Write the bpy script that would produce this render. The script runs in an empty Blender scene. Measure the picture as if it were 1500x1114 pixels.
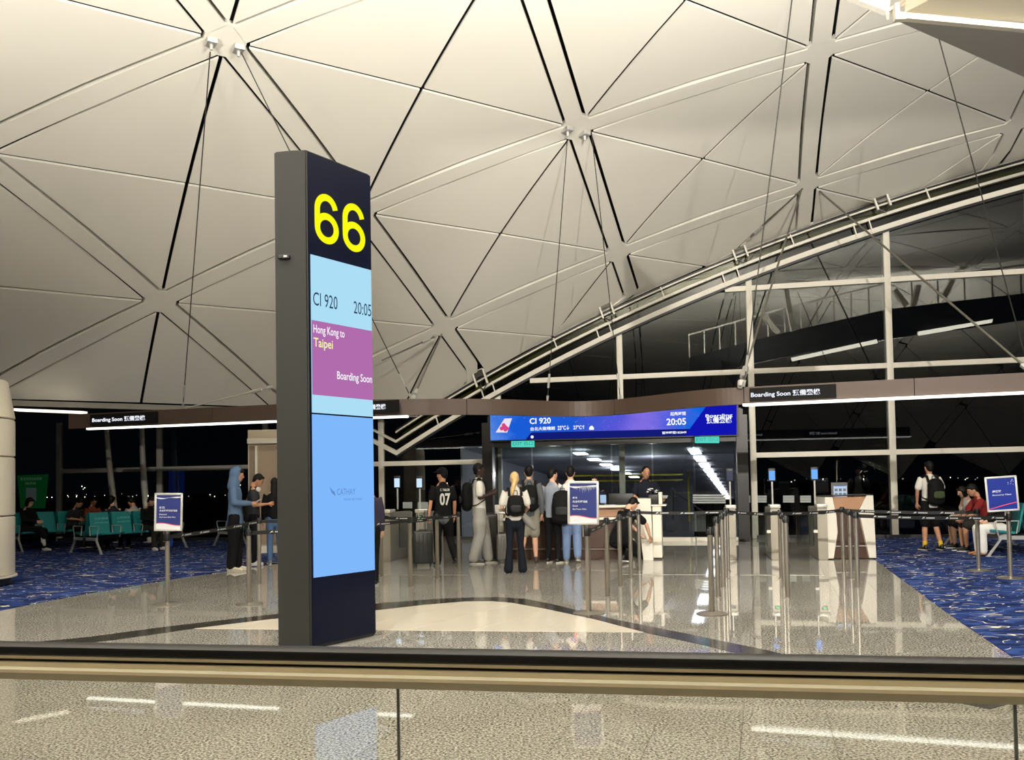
import bpy, bmesh, math, random
from mathutils import Vector as V, Matrix as M
import numpy as np

sc = bpy.context.scene
COL = sc.collection
PI = math.pi
random.seed(7)

# ------------------------------------------------------------------ camera
FPX, PITCH, ROLL, EYE = 1256.7, 0.0328, 0.0176, 1.5
CY = 708 - FPX * math.tan(PITCH)                       # principal row, the photograph is a crop
_F = V((0, math.cos(PITCH), math.sin(PITCH)))
_U0 = V((0, -math.sin(PITCH), math.cos(PITCH)))
_R0 = V((1, 0, 0))
_U = _U0 * math.cos(ROLL) + _R0 * math.sin(ROLL)
_R = _R0 * math.cos(ROLL) - _U0 * math.sin(ROLL)
EYEP = V((0, 0, EYE))
cd = bpy.data.cameras.new('camera')
cd.sensor_width = 36
cd.lens = FPX * 36 / 1500
cd.shift_y = (CY - 557) / 1500
cd.clip_end = 9000
cam = bpy.data.objects.new('camera', cd)
COL.objects.link(cam)
mw = M((( _R.x, _U.x, -_F.x, 0), (_R.y, _U.y, -_F.y, 0), (_R.z, _U.z, -_F.z, EYE), (0, 0, 0, 1)))
cam.matrix_world = mw
sc.camera = cam

# ------------------------------------------------------------------ colour management, world, main lights
sc.view_settings.view_transform = 'Standard'
sc.view_settings.look = 'None'
sc.view_settings.gamma = 1
sc.view_settings.exposure = 0.0
sc.view_settings.use_curve_mapping = False
sc.cycles.use_denoising = True
sc.cycles.max_bounces = 10
sc.cycles.glossy_bounces = 5
sc.cycles.transparent_max_bounces = 16
sc.cycles.sample_clamp_indirect = 6
wd = bpy.data.worlds.new('night_sky')
sc.world = wd
wd.use_nodes = True
wd.node_tree.nodes['Background'].inputs[0].default_value = (0.0012, 0.0014, 0.0022, 1)
wd.node_tree.nodes['Background'].inputs[1].default_value = 1.0


def area(name, loc, aim, size, power, col=(1, .93, .82), shape='RECTANGLE', sy=None, spread=180):
    l = bpy.data.lights.new(name, 'AREA')
    l.energy = power
    l.color = col
    l.shape = shape
    l.size = size
    l.size_y = sy or size
    l.spread = math.radians(spread)
    o = bpy.data.objects.new(name, l)
    COL.objects.link(o)
    o.location = loc
    d = V(aim) - V(loc)
    o.rotation_euler = d.to_track_quat('-Z', 'Y').to_euler()
    o['kind'] = 'helper'
    return o


# the hall's uplighter troughs (unseen above the frame, placed to throw light on the vault)
area('uplighter', (2.4, 5.8, 6.3), (2.4, 6.1, 10), 1.8, 2300, sy=1.1, col=(1, .972, .918))
area('uplighter', (8.5, 3.0, 6.0), (8.5, 3.3, 10), 1.6, 2000, sy=1.0, col=(1, .972, .918))
area('uplighter', (-5.5, 3.5, 5.6), (-5.5, 3.7, 10), 1.6, 2300, sy=1.0, col=(1, .972, .918))


def spot(name, loc, aim, power, deg, col=(1, .95, .87)):
    l = bpy.data.lights.new(name, 'SPOT')
    l.energy = power
    l.color = col
    l.spot_size = math.radians(deg)
    l.spot_blend = .6
    l.shadow_soft_size = .07
    o = bpy.data.objects.new(name, l)
    COL.objects.link(o)
    o.location = loc
    o.rotation_euler = (V(aim) - V(loc)).to_track_quat('-Z', 'Y').to_euler()
    o['kind'] = 'helper'


# added wash spots, unseen behind the photographer, to brighten the glass wall and hall
spot('wash_spot', (3.0, -3.0, 6.0), (6.5, 21, 4.6), 9000, 52)
spot('wash_spot', (-3.0, -3.0, 6.0), (-1.5, 20, 1.0), 3200, 50)


def ray(x, y):
    return _F + _R * ((x - 750) / FPX) + _U * ((CY - y) / FPX)


def fl(x, y, z=0.0):
    d = ray(x, y)
    return EYEP + d * ((z - EYE) / d.z)


def pt(x, y, Y):
    d = ray(x, y)
    return EYEP + d * (Y / d.y)


def onp(x, y, D, s):
    """point of the upright plane Y = D - s X seen at a pixel"""
    d = ray(x, y)
    return EYEP + d * (D / (d.y + s * d.x))


FD, FS = 22.866, 0.2115                                # the glass end wall: Y = FD - FS X
FT = V((1, -FS, 0)).normalized()                       # along it
FN = V((FS, 1, 0)).normalized()                        # out through it


def fac(X, z=0.0, off=0.0):
    p = V((X, FD - FS * X, z))
    return p + FN * off


# ------------------------------------------------------------------ materials
def lin(c):
    c = c / 255.0
    return c / 12.92 if c <= 0.04045 else ((c + 0.055) / 1.055) ** 2.4


def rgb(c):
    return (lin(c[0]), lin(c[1]), lin(c[2]), 1)


MATS = {}


def mat(name, c, rough=0.6, metal=0.0, spec=0.5, em=None, es=0.0, noise=0.0, nscale=20.0, bump=0.0, coat=0.0):
    if name in MATS:
        return MATS[name]
    m = bpy.data.materials.new(name)
    m.use_nodes = True
    nt = m.node_tree
    b = nt.nodes['Principled BSDF']
    b.inputs['Base Color'].default_value = rgb(c)
    b.inputs['Roughness'].default_value = rough
    b.inputs['Metallic'].default_value = metal
    b.inputs['Specular IOR Level'].default_value = spec
    b.inputs['Coat Weight'].default_value = coat
    if em is not None:
        b.inputs['Emission Color'].default_value = rgb(em)
        b.inputs['Emission Strength'].default_value = es
    if noise or bump:
        tc = nt.nodes.new('ShaderNodeTexCoord')
        nz = nt.nodes.new('ShaderNodeTexNoise')
        nz.inputs['Scale'].default_value = nscale
        nz.inputs['Detail'].default_value = 4
        nt.links.new(tc.outputs['Object'], nz.inputs['Vector'])
        if noise:
            mx = nt.nodes.new('ShaderNodeMix')
            mx.data_type = 'RGBA'
            k = 1 - noise
            mx.inputs[6].default_value = tuple(v * k for v in rgb(c)[:3]) + (1,)
            mx.inputs[7].default_value = tuple(min(1, v * (1 + noise)) for v in rgb(c)[:3]) + (1,)
            nt.links.new(nz.outputs['Fac'], mx.inputs[0])
            nt.links.new(mx.outputs[2], b.inputs['Base Color'])
        if bump:
            bp = nt.nodes.new('ShaderNodeBump')
            bp.inputs['Strength'].default_value = bump
            bp.inputs['Distance'].default_value = 0.01
            nt.links.new(nz.outputs['Fac'], bp.inputs['Height'])
            nt.links.new(bp.outputs['Normal'], b.inputs['Normal'])
    MATS[name] = m
    return m


def emit(name, c, s=1.0):
    if name in MATS:
        return MATS[name]
    m = bpy.data.materials.new(name)
    m.use_nodes = True
    nt = m.node_tree
    nt.nodes.clear()
    e = nt.nodes.new('ShaderNodeEmission')
    e.inputs[0].default_value = rgb(c)
    e.inputs[1].default_value = s
    o = nt.nodes.new('ShaderNodeOutputMaterial')
    nt.links.new(e.outputs[0], o.inputs[0])
    MATS[name] = m
    return m


def glass_mat(name, tint=(235, 240, 238), ior=1.5, rough=0.0, boost=1.0):
    """thin architectural glass: see-through with Fresnel mirror reflection"""
    m = bpy.data.materials.new(name)
    m.use_nodes = True
    nt = m.node_tree
    nt.nodes.clear()
    t = nt.nodes.new('ShaderNodeBsdfTransparent')
    t.inputs[0].default_value = rgb(tint)
    g = nt.nodes.new('ShaderNodeBsdfGlossy')
    g.inputs['Roughness'].default_value = rough
    f = nt.nodes.new('ShaderNodeFresnel')
    f.inputs[0].default_value = ior
    mu = nt.nodes.new('ShaderNodeMath')
    mu.operation = 'MULTIPLY'
    mu.inputs[1].default_value = boost
    mu.use_clamp = True
    x = nt.nodes.new('ShaderNodeMixShader')
    o = nt.nodes.new('ShaderNodeOutputMaterial')
    nt.links.new(f.outputs[0], mu.inputs[0])
    nt.links.new(mu.outputs[0], x.inputs[0])
    nt.links.new(t.outputs[0], x.inputs[1])
    nt.links.new(g.outputs[0], x.inputs[2])
    nt.links.new(x.outputs[0], o.inputs[0])
    MATS[name] = m
    return m


def granite_mat():
    m = bpy.data.materials.new('polished_granite')
    m.use_nodes = True
    nt = m.node_tree
    L = nt.links
    b = nt.nodes['Principled BSDF']
    geo = nt.nodes.new('ShaderNodeNewGeometry')
    mp = nt.nodes.new('ShaderNodeMapping')
    mp.inputs['Scale'].default_value = (1.0, 1.0, 1.0)
    L.new(geo.outputs['Position'], mp.inputs[0])
    n1 = nt.nodes.new('ShaderNodeTexNoise')
    n1.inputs['Scale'].default_value = 62
    n1.inputs['Detail'].default_value = 3
    n1.inputs['Roughness'].default_value = .65
    L.new(mp.outputs[0], n1.inputs['Vector'])
    r1 = nt.nodes.new('ShaderNodeValToRGB')
    r1.color_ramp.elements[0].position = .40
    r1.color_ramp.elements[0].color = rgb((86, 83, 77))
    r1.color_ramp.elements[1].position = .60
    r1.color_ramp.elements[1].color = rgb((232, 229, 221))
    e = r1.color_ramp.elements.new(.5)
    e.color = rgb((174, 170, 161))
    L.new(n1.outputs['Fac'], r1.inputs[0])
    n2 = nt.nodes.new('ShaderNodeTexNoise')
    n2.inputs['Scale'].default_value = 0.35
    L.new(mp.outputs[0], n2.inputs['Vector'])
    oi = nt.nodes.new('ShaderNodeObjectInfo')
    ad = nt.nodes.new('ShaderNodeMath')
    ad.operation = 'MULTIPLY_ADD'
    ad.inputs[1].default_value = .12
    ad.inputs[2].default_value = .82
    L.new(oi.outputs['Random'], ad.inputs[0])
    hs = nt.nodes.new('ShaderNodeHueSaturation')
    L.new(r1.outputs[0], hs.inputs['Color'])
    L.new(ad.outputs[0], hs.inputs['Value'])
    L.new(hs.outputs[0], b.inputs['Base Color'])
    b.inputs['Roughness'].default_value = 0.025
    b.inputs['Specular IOR Level'].default_value = 0.75
    b.inputs['IOR'].default_value = 1.55
    return m


def carpet_mat():
    m = bpy.data.materials.new('blue_wave_carpet')
    m.use_nodes = True
    nt = m.node_tree
    L = nt.links
    N = nt.nodes.new
    b = nt.nodes['Principled BSDF']
    geo = N('ShaderNodeNewGeometry')
    mp = N('ShaderNodeMapping')
    mp.inputs['Rotation'].default_value = (0, 0, .25)
    mp.inputs['Scale'].default_value = (1.0, 1.5, 1)
    L.new(geo.outputs['Position'], mp.inputs[0])
    # warped coordinates
    nw = N('ShaderNodeTexNoise')
    nw.inputs['Scale'].default_value = 1.3
    L.new(mp.outputs[0], nw.inputs['Vector'])
    # broad stripes of light and dark blue
    n1 = N('ShaderNodeTexNoise')
    n1.inputs['Scale'].default_value = 2.4
    n1.inputs['Detail'].default_value = 5
    n1.inputs['Distortion'].default_value = 1.6
    L.new(mp.outputs[0], n1.inputs['Vector'])
    r1 = N('ShaderNodeValToRGB')
    r1.color_ramp.elements[0].position = .36
    r1.color_ramp.elements[0].color = rgb((14, 24, 58))
    r1.color_ramp.elements[1].position = .66
    r1.color_ramp.elements[1].color = rgb((52, 76, 134))
    e = r1.color_ramp.elements.new(.5)
    e.color = rgb((28, 46, 98))
    L.new(n1.outputs['Fac'], r1.inputs[0])
    # thin cream squiggles: contour of a noise, kept only in patches
    n2 = N('ShaderNodeTexNoise')
    n2.inputs['Scale'].default_value = 1.5
    n2.inputs['Detail'].default_value = 1.2
    n2.inputs['Distortion'].default_value = 2.2
    L.new(mp.outputs[0], n2.inputs['Vector'])
    s = N('ShaderNodeMath'); s.operation = 'SUBTRACT'; s.inputs[1].default_value = .5
    a = N('ShaderNodeMath'); a.operation = 'ABSOLUTE'
    L.new(n2.outputs['Fac'], s.inputs[0]); L.new(s.outputs[0], a.inputs[0])
    lt = N('ShaderNodeMath'); lt.operation = 'LESS_THAN'; lt.inputs[1].default_value = .012
    L.new(a.outputs[0], lt.inputs[0])
    n3 = N('ShaderNodeTexNoise')
    n3.inputs['Scale'].default_value = 3.1
    L.new(mp.outputs[0], n3.inputs['Vector'])
    gt = N('ShaderNodeMath'); gt.operation = 'GREATER_THAN'; gt.inputs[1].default_value = .5
    L.new(n3.outputs['Fac'], gt.inputs[0])
    mu = N('ShaderNodeMath'); mu.operation = 'MULTIPLY'
    L.new(lt.outputs[0], mu.inputs[0]); L.new(gt.outputs[0], mu.inputs[1])
    mx = N('ShaderNodeMix'); mx.data_type = 'RGBA'
    L.new(mu.outputs[0], mx.inputs[0])
    L.new(r1.outputs[0], mx.inputs[6])
    mx.inputs[7].default_value = rgb((226, 218, 196))
    L.new(mx.outputs[2], b.inputs['Base Color'])
    b.inputs['Roughness'].default_value = .95
    b.inputs['Specular IOR Level'].default_value = .1
    return m


def galaxy_mat():
    """the LED board's picture: blue to violet star field, in board coordinates"""
    m = bpy.data.materials.new('led_star_picture')
    m.use_nodes = True
    nt = m.node_tree
    L = nt.links
    N = nt.nodes.new
    nt.nodes.clear()
    tc = N('ShaderNodeTexCoord')
    sp = N('ShaderNodeSeparateXYZ')
    L.new(tc.outputs['UV'], sp.inputs[0])
    nz = N('ShaderNodeTexNoise')
    nz.inputs['Scale'].default_value = 9
    nz.inputs['Detail'].default_value = 6
    mp = N('ShaderNodeMapping')
    mp.inputs['Scale'].default_value = (1.0, .22, 1)
    L.new(tc.outputs['UV'], mp.inputs[0])
    L.new(mp.outputs[0], nz.inputs['Vector'])
    ad = N('ShaderNodeMath'); ad.operation = 'MULTIPLY_ADD'; ad.inputs[1].default_value = .22
    L.new(nz.outputs['Fac'], ad.inputs[0]); L.new(sp.outputs['X'], ad.inputs[2])
    r = N('ShaderNodeValToRGB')
    el = r.color_ramp.elements
    el[0].position = .08; el[0].color = rgb((92, 142, 226))
    el[1].position = 1.0; el[1].color = rgb((18, 96, 214))
    for p, c in ((.2, (24, 92, 214)), (.45, (30, 90, 210)), (.62, (88, 86, 214)), (.74, (128, 110, 226)), (.84, (84, 96, 222)), (.93, (20, 104, 224))):
        e = el.new(p); e.color = rgb(c)
    L.new(ad.outputs[0], r.inputs[0])
    st = N('ShaderNodeTexVoronoi')
    st.inputs['Scale'].default_value = 60
    L.new(mp.outputs[0], st.inputs['Vector'])
    lt = N('ShaderNodeMath'); lt.operation = 'LESS_THAN'; lt.inputs[1].default_value = .07
    L.new(st.outputs['Distance'], lt.inputs[0])
    mx = N('ShaderNodeMix'); mx.data_type = 'RGBA'
    L.new(lt.outputs[0], mx.inputs[0]); L.new(r.outputs[0], mx.inputs[6]); mx.inputs[7].default_value = rgb((214, 220, 255))
    e = N('ShaderNodeEmission')
    e.inputs[1].default_value = 1.0
    L.new(mx.outputs[2], e.inputs[0])
    o = N('ShaderNodeOutputMaterial')
    L.new(e.outputs[0], o.inputs[0])
    return m


GRAN = granite_mat()
CARP = carpet_mat()
WHITE = mat('painted_ceiling_panel', (232, 226, 212), .62, noise=.03, nscale=.8)
STEELW = mat('white_painted_steel', (226, 220, 204), .42)
BLACKG = mat('gap_shade_black', (8, 8, 8), .9)  # black that stands for shade in and above the ceiling joints
GLASS = glass_mat('facade_glass', (225, 230, 228), 1.5, boost=1.5)
GLASS2 = glass_mat('balustrade_glass', (240, 240, 236), 1.45, boost=.8)
OLIVE = glass_mat('tinted_strip_glass', (196, 198, 172), 1.5, boost=1.6)
SS = mat('brushed_stainless_steel', (176, 169, 157), .30, metal=.85, noise=.05, nscale=60)
SSD = mat('dark_steel', (70, 68, 64), .35, metal=.9)
BLK = mat('black_plastic', (9, 9, 10), .45)
BRONZE = mat('bronze_fascia', (70, 55, 45), .5, metal=.15)
TEAL = mat('teal_vinyl', (22, 120, 122), .42)
ALU = mat('satin_aluminium', (206, 204, 198), .32, metal=.6)
LEDW = emit('led_white', (255, 252, 244), 1.6)


# ------------------------------------------------------------------ mesh helpers
def link(name, me, m=None, parent=None):
    o = bpy.data.objects.new(name, me)
    COL.objects.link(o)
    if parent is not None:
        o.parent = parent
    if m is not None:
        if isinstance(m, (list, tuple)):
            for k in m:
                me.materials.append(k)
        else:
            me.materials.append(m)
    return o


def obj(name, bm, m=None, parent=None, smooth=None):
    bmesh.ops.recalc_face_normals(bm, faces=bm.faces)
    me = bpy.data.meshes.new(name)
    bm.to_mesh(me)
    bm.free()
    if smooth:
        for p in me.polygons:
            p.use_smooth = True
        me.set_sharp_from_angle(angle=math.radians(smooth))
    return link(name, me, m, parent)


def empty(name, loc=(0, 0, 0), rz=0.0, label=None, cat=None, group=None, kind=None):
    o = bpy.data.objects.new(name, None)
    COL.objects.link(o)
    o.location = loc
    o.rotation_euler = (0, 0, rz)
    tag(o, label, cat, group, kind)
    return o


def tag(o, label=None, cat=None, group=None, kind=None):
    if label: o['label'] = label
    if cat: o['category'] = cat
    if group: o['group'] = group
    if kind: o['kind'] = kind
    return o


def NB():
    return bmesh.new()


def box(bm, c, s, bevel=0.0, mtx=None, mi=0):
    """box centred at c, size s, optional bevel, optional 4x4"""
    r = bmesh.ops.create_cube(bm, size=1)
    vs = r['verts']
    bmesh.ops.scale(bm, vec=V(s), verts=vs)
    bmesh.ops.translate(bm, vec=V(c), verts=vs)
    fs = list({f for v in vs for f in v.link_faces})
    if bevel > 0:
        es = list({e for v in vs for e in v.link_edges})
        r2 = bmesh.ops.bevel(bm, geom=es, offset=bevel, segments=2, affect='EDGES', profile=.5)
        fs = list({f for f in r2['faces']} | {f for f in fs if f.is_valid})
        vs = list({v for f in fs for v in f.verts})
    if mtx is not None:
        bmesh.ops.transform(bm, matrix=mtx, verts=vs)
    for f in fs:
        f.material_index = mi
    return vs


def beam(bm, a, b, w, h, up=V((0, 0, 1)), mi=0):
    """rectangular bar from a to b; w across, h along 'up'"""
    a, b = V(a), V(b)
    t = (b - a)
    L = t.length
    t.normalize()
    s = t.cross(up)
    if s.length < 1e-5:
        s = t.cross(V((1, 0, 0)))
    s.normalize()
    u = s.cross(t)
    vs = []
    for p in (a, b):
        for i, j in ((-1, -1), (1, -1), (1, 1), (-1, 1)):
            vs.append(bm.verts.new(p + s * (w / 2 * i) + u * (h / 2 * j)))
    idx = ((0, 1, 2, 3), (7, 6, 5, 4), (0, 4, 5, 1), (1, 5, 6, 2), (2, 6, 7, 3), (3, 7, 4, 0))
    for q in idx:
        f = bm.faces.new([vs[k] for k in q])
        f.material_index = mi
    return vs


def cyl(bm, a, b, r, r2=None, seg=12, cap=True, mi=0):
    a, b = V(a), V(b)
    r2 = r if r2 is None else r2
    t = (b - a).normalized()
    x = t.cross(V((0, 0, 1)))
    if x.length < 1e-4:
        x = V((1, 0, 0))
    x.normalize()
    y = t.cross(x)
    R = []
    for p, rr in ((a, r), (b, r2)):
        R.append([bm.verts.new(p + x * (rr * math.cos(2 * PI * k / seg)) + y * (rr * math.sin(2 * PI * k / seg))) for k in range(seg)])
    for k in range(seg):
        bm.faces.new((R[0][k], R[0][(k + 1) % seg], R[1][(k + 1) % seg], R[1][k])).material_index = mi
    if cap:
        bm.faces.new(list(reversed(R[0]))).material_index = mi
        bm.faces.new(R[1]).material_index = mi


def lathe(bm, c, prof, seg=24):
    """prof: list of (r, z)"""
    c = V(c)
    R = []
    for r, z in prof:
        if r < 1e-6:
            R.append([bm.verts.new(c + V((0, 0, z)))])
        else:
            R.append([bm.verts.new(c + V((r * math.cos(2 * PI * k / seg), r * math.sin(2 * PI * k / seg), z))) for k in range(seg)])
    for a, b in zip(R, R[1:]):
        for k in range(seg):
            k2 = (k + 1) % seg
            if len(a) == 1 and len(b) == 1:
                continue
            if len(a) == 1:
                bm.faces.new((a[0], b[k], b[k2]))
            elif len(b) == 1:
                bm.faces.new((a[k], a[k2], b[0]))
            else:
                bm.faces.new((a[k], a[k2], b[k2], b[k]))


def prism(bm, poly, z0, z1, mi=0):
    """poly: list of (x, y) — upright prism"""
    lo = [bm.verts.new((p[0], p[1], z0)) for p in poly]
    hi = [bm.verts.new((p[0], p[1], z1)) for p in poly]
    n = len(poly)
    bm.faces.new(lo).material_index = mi
    bm.faces.new(hi).material_index = mi
    for k in range(n):
        bm.faces.new((lo[k], lo[(k + 1) % n], hi[(k + 1) % n], hi[k])).material_index = mi


def slab(bm, pts, n, t, mi=0):
    """polygon pts (3D) extruded by t along n"""
    n = V(n)
    lo = [bm.verts.new(V(p)) for p in pts]
    hi = [bm.verts.new(V(p) + n * t) for p in pts]
    k_ = len(pts)
    bm.faces.new(lo).material_index = mi
    bm.faces.new(hi).material_index = mi
    for k in range(k_):
        bm.faces.new((lo[k], lo[(k + 1) % k_], hi[(k + 1) % k_], hi[k])).material_index = mi


def pipe(bm, pts, r, seg=8):
    """tube along a polyline with mitred joints"""
    pts = [V(p) for p in pts]
    rings = []
    up = V((0, 0, 1))
    for i, p in enumerate(pts):
        if i == 0:
            t = pts[1] - p
        elif i == len(pts) - 1:
            t = p - pts[-2]
        else:
            t = (pts[i + 1] - p).normalized() + (p - pts[i - 1]).normalized()
        t.normalize()
        x = t.cross(up)
        if x.length < .05:
            x = t.cross(V((1, 0, 0)))
        x.normalize()
        y = t.cross(x)
        rr = r[i] if isinstance(r, (list, tuple)) else r
        if rings:   # keep twist small
            px = rings[-1][1]
            x = (px - t * px.dot(t)).normalized()
            y = t.cross(x)
        rings.append(([bm.verts.new(p + x * (rr * math.cos(2 * PI * k / seg)) + y * (rr * math.sin(2 * PI * k / seg))) for k in range(seg)], x))
    for (a, _), (b, _) in zip(rings, rings[1:]):
        for k in range(seg):
            bm.faces.new((a[k], a[(k + 1) % seg], b[(k + 1) % seg], b[k]))
    bm.faces.new(list(reversed(rings[0][0])))
    bm.faces.new(rings[-1][0])


def text(name, s, origin, ux, uy, w, h, m, parent, off=0.004, bold=0.0, squash=True, align='l'):
    """flat lettering: the string fitted in w x h, lower-left corner at origin, on axes ux, uy"""
    cu = bpy.data.curves.new(name, 'FONT')
    cu.body = s
    cu.size = 1
    cu.offset = bold
    cu.resolution_u = 3
    t = bpy.data.objects.new(name, cu)
    COL.objects.link(t)
    bpy.context.view_layer.update()
    dg = bpy.context.evaluated_depsgraph_get()
    me = bpy.data.meshes.new_from_object(t.evaluated_get(dg))
    bpy.data.objects.remove(t)
    bpy.data.curves.remove(cu)
    n = len(me.vertices)
    co = np.zeros(n * 3)
    me.vertices.foreach_get('co', co)
    co = co.reshape(-1, 3)
    lo, hi = co.min(0), co.max(0)
    sx = w / (hi[0] - lo[0])
    sy = h / (hi[1] - lo[1])
    if not squash:
        sx = sy = min(sx, sy)
    ux, uy, origin = V(ux).normalized(), V(uy).normalized(), V(origin)
    nn = ux.cross(uy)
    for v in me.vertices:
        x = (v.co.x - lo[0]) * sx
        y = (v.co.y - lo[1]) * sy
        v.co = origin + ux * x + uy * y + nn * off
    me.name = name
    me.materials.clear()
    return link(name, me, m, parent)


def quad(bm, pts, mi=0, uv=None):
    vs = [bm.verts.new(V(p)) for p in pts]
    f = bm.faces.new(vs)
    f.material_index = mi
    if uv:
        l = bm.loops.layers.uv.verify()
        for lp, c in zip(f.loops, uv):
            lp[l].uv = c
    return f


def copy_tree(o, parent=None):
    c = o.copy()
    COL.objects.link(c)
    c.parent = parent
    for ch in list(o.children):
        copy_tree(ch, c)
    return c
# ================================================================== SETTING
# ---------------- ceiling: triangulated barrel vault
TH, LL, WW, RR, C0, Z0, A0, PH0 = 1.01707, 6.52222, 6.31733, 29.79569, -2.2345, -19.56898, 3.10068, -0.36932
AX = V((math.sin(TH), math.cos(TH), 0))
RX = V((math.cos(TH), -math.sin(TH), 0))


def vault(a, b, off=0.0, cut=-0.06):
    """a metres along the vault, b metres of arc; off above the soffit; never past the glass wall"""
    phi = PH0 + b / RR
    r = RR + off
    P = AX * (A0 + a) + RX * (C0 + r * math.sin(phi)) + V((0, 0, Z0 + r * math.cos(phi)))
    d = (P - V((0, FD, 0))).dot(FN) - cut
    if d > 0:
        P -= AX * (d / AX.dot(FN))
    return P


def past_wall(a, b):
    phi = PH0 + b / RR
    P = AX * (A0 + a) + RX * (C0 + RR * math.sin(phi))
    return (P - V((0, FD, 0))).dot(FN) > 0.0


ceiling = empty('ceiling', (0, 0, 0), kind='structure', label='cream triangulated vault of the departure hall')
HW, GAP = 0.165, 0.062       # half width of a rib, joint width


def inset(tri, ds):
    """2D triangle inset by ds[k] on the edge k -> k+1"""
    out = []
    c = sum((V(p).to_2d() for p in tri), V((0, 0))) / 3
    lines = []
    for k in range(3):
        p, q = V(tri[k]).to_2d(), V(tri[(k + 1) % 3]).to_2d()
        n = V((-(q - p).y, (q - p).x)).normalized()
        if n.dot(c - p) < 0:
            n = -n
        lines.append((n, n.dot(p) + ds[k]))
    for k in range(3):
        (n1, d1), (n2, d2) = lines[k - 1], lines[k]
        det = n1.x * n2.y - n1.y * n2.x
        out.append(V(((d1 * n2.y - d2 * n1.y) / det, (n1.x * d2 - n2.x * d1) / det)))
    return out


STUFFP = NB()


def panel(c, p, q):
    """triangle with its right-angled corner c on the rhombus centre and p, q on nodes"""
    c, p, q = inset((c, p, q), (GAP / 2, HW + GAP, GAP / 2))
    m = (p + q) / 2
    bm = NB()
    n = 4
    grid = []
    for (A, B, Cc) in ((c, p, m), (c, m, q)):
        G = {}
        for i in range(n + 1):
            for j in range(n + 1 - i):
                k = n - i - j
                u = (A * k + B * i + Cc * j) / n
                wm = (j if B is p else i) / n
                wc = k / n
                h = .035 * wm + .02 * wc
                G[i, j] = bm.verts.new(vault(u.x, u.y, h))
        grid.append(G)
        for i in range(n):
            for j in range(n - i):
                try:
                    bm.faces.new((G[i, j], G[i + 1, j], G[i, j + 1]))
                    if i + j < n - 1:
                        bm.faces.new((G[i + 1, j], G[i + 1, j + 1], G[i, j + 1]))
                except ValueError:
                    pass
    bmesh.ops.remove_doubles(bm, verts=bm.verts, dist=.004)
    bmesh.ops.dissolve_degenerate(bm, dist=.003, edges=bm.edges)
    ed = [e for e in bm.edges if len(e.link_faces) == 1]
    if not ed:
        bm.free()
        return None
    r = bmesh.ops.extrude_edge_only(bm, edges=ed)
    vs = [g for g in r['geom'] if isinstance(g, bmesh.types.BMVert)]
    bmesh.ops.translate(bm, vec=(0, 0, .035), verts=vs)
    r = bmesh.ops.extrude_edge_only(bm, edges=[g for g in r['geom'] if isinstance(g, bmesh.types.BMEdge) and all(v in vs for v in g.verts)])
    vs = [g for g in r['geom'] if isinstance(g, bmesh.types.BMVert)]
    bmesh.ops.translate(bm, vec=(0, 0, .13), verts=vs)
    for f in {f for v in vs for f in v.link_faces}:
        f.material_index = 1  # upper panel edges coloured black for the shade inside the joints
    mid = vault(c.x, c.y)
    if mid.y < 4.5 or abs(mid.x / mid.y) > .85:
        bmesh.ops.recalc_face_normals(bm, faces=bm.faces)
        t = bpy.data.meshes.new('t')
        bm.to_mesh(t)
        bm.free()
        STUFFP.from_mesh(t)
        bpy.data.meshes.remove(t)
        return
    return obj('ceiling_panel', bm, [WHITE, BLACKG], ceiling, smooth=25)


IR, JR = range(-9, 9), range(-3, 11)
for i in IR:
    for j in JR:
        if (i + j) % 2 == 0:
            continue
        cx, cy = i * LL / 2, j * WW / 2
        Wn, En = (cx - LL / 2, cy), (cx + LL / 2, cy)
        Sn, Nn = (cx, cy - WW / 2), (cx, cy + WW / 2)
        for p, q in ((En, Nn), (Nn, Wn), (Wn, Sn), (Sn, En)):
            k = [(cx, cy), p, q]
            if j == -3 and Sn in (p, q):
                continue
            if all(past_wall(*t) for t in k):
                continue
            panel((cx, cy), p, q)

obj('far_ceiling_panels', STUFFP, [WHITE, BLACKG], ceiling)['kind'] = 'stuff'
# ribs between the nodes: flat cream soffit boards with a dark gap on either side
for i in range(-9, 10):
    for j in range(-3, 11):
        if (i + j) % 2:
            continue
        for dj in (1, -1):
            if j + dj < -3:
                continue
            p = V((i * LL / 2, j * WW / 2))
            q = V(((i + 1) * LL / 2, (j + dj) * WW / 2))
            if past_wall(*p) and past_wall(*q):
                continue
            t = (q - p).normalized()
            nrm = V((-t.y, t.x))
            cut = HW / math.sin(2 * math.atan2(WW, LL)) * 1.0
            bm = NB()
            rows = []
            n = 5
            for k in range(n + 1):
                c = p + t * 0.24 + (q - t * 0.24 - p - t * 0.24) * (k / n)
                rows.append([bm.verts.new(vault(*(c + nrm * (HW * s)), o)) for s, o in ((-1, .16), (-1, 0), (1, 0), (1, .16))])
            for a, b in zip(rows, rows[1:]):
                for k in range(4):
                    try:
                        bm.faces.new((a[k], a[(k + 1) % 4], b[(k + 1) % 4], b[k]))
                    except ValueError:
                        pass
            bmesh.ops.dissolve_degenerate(bm, dist=.003, edges=bm.edges)
            if len(bm.faces) < 3:
                bm.free()
                continue
            obj('ceiling_rib', bm, WHITE, ceiling)
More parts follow.
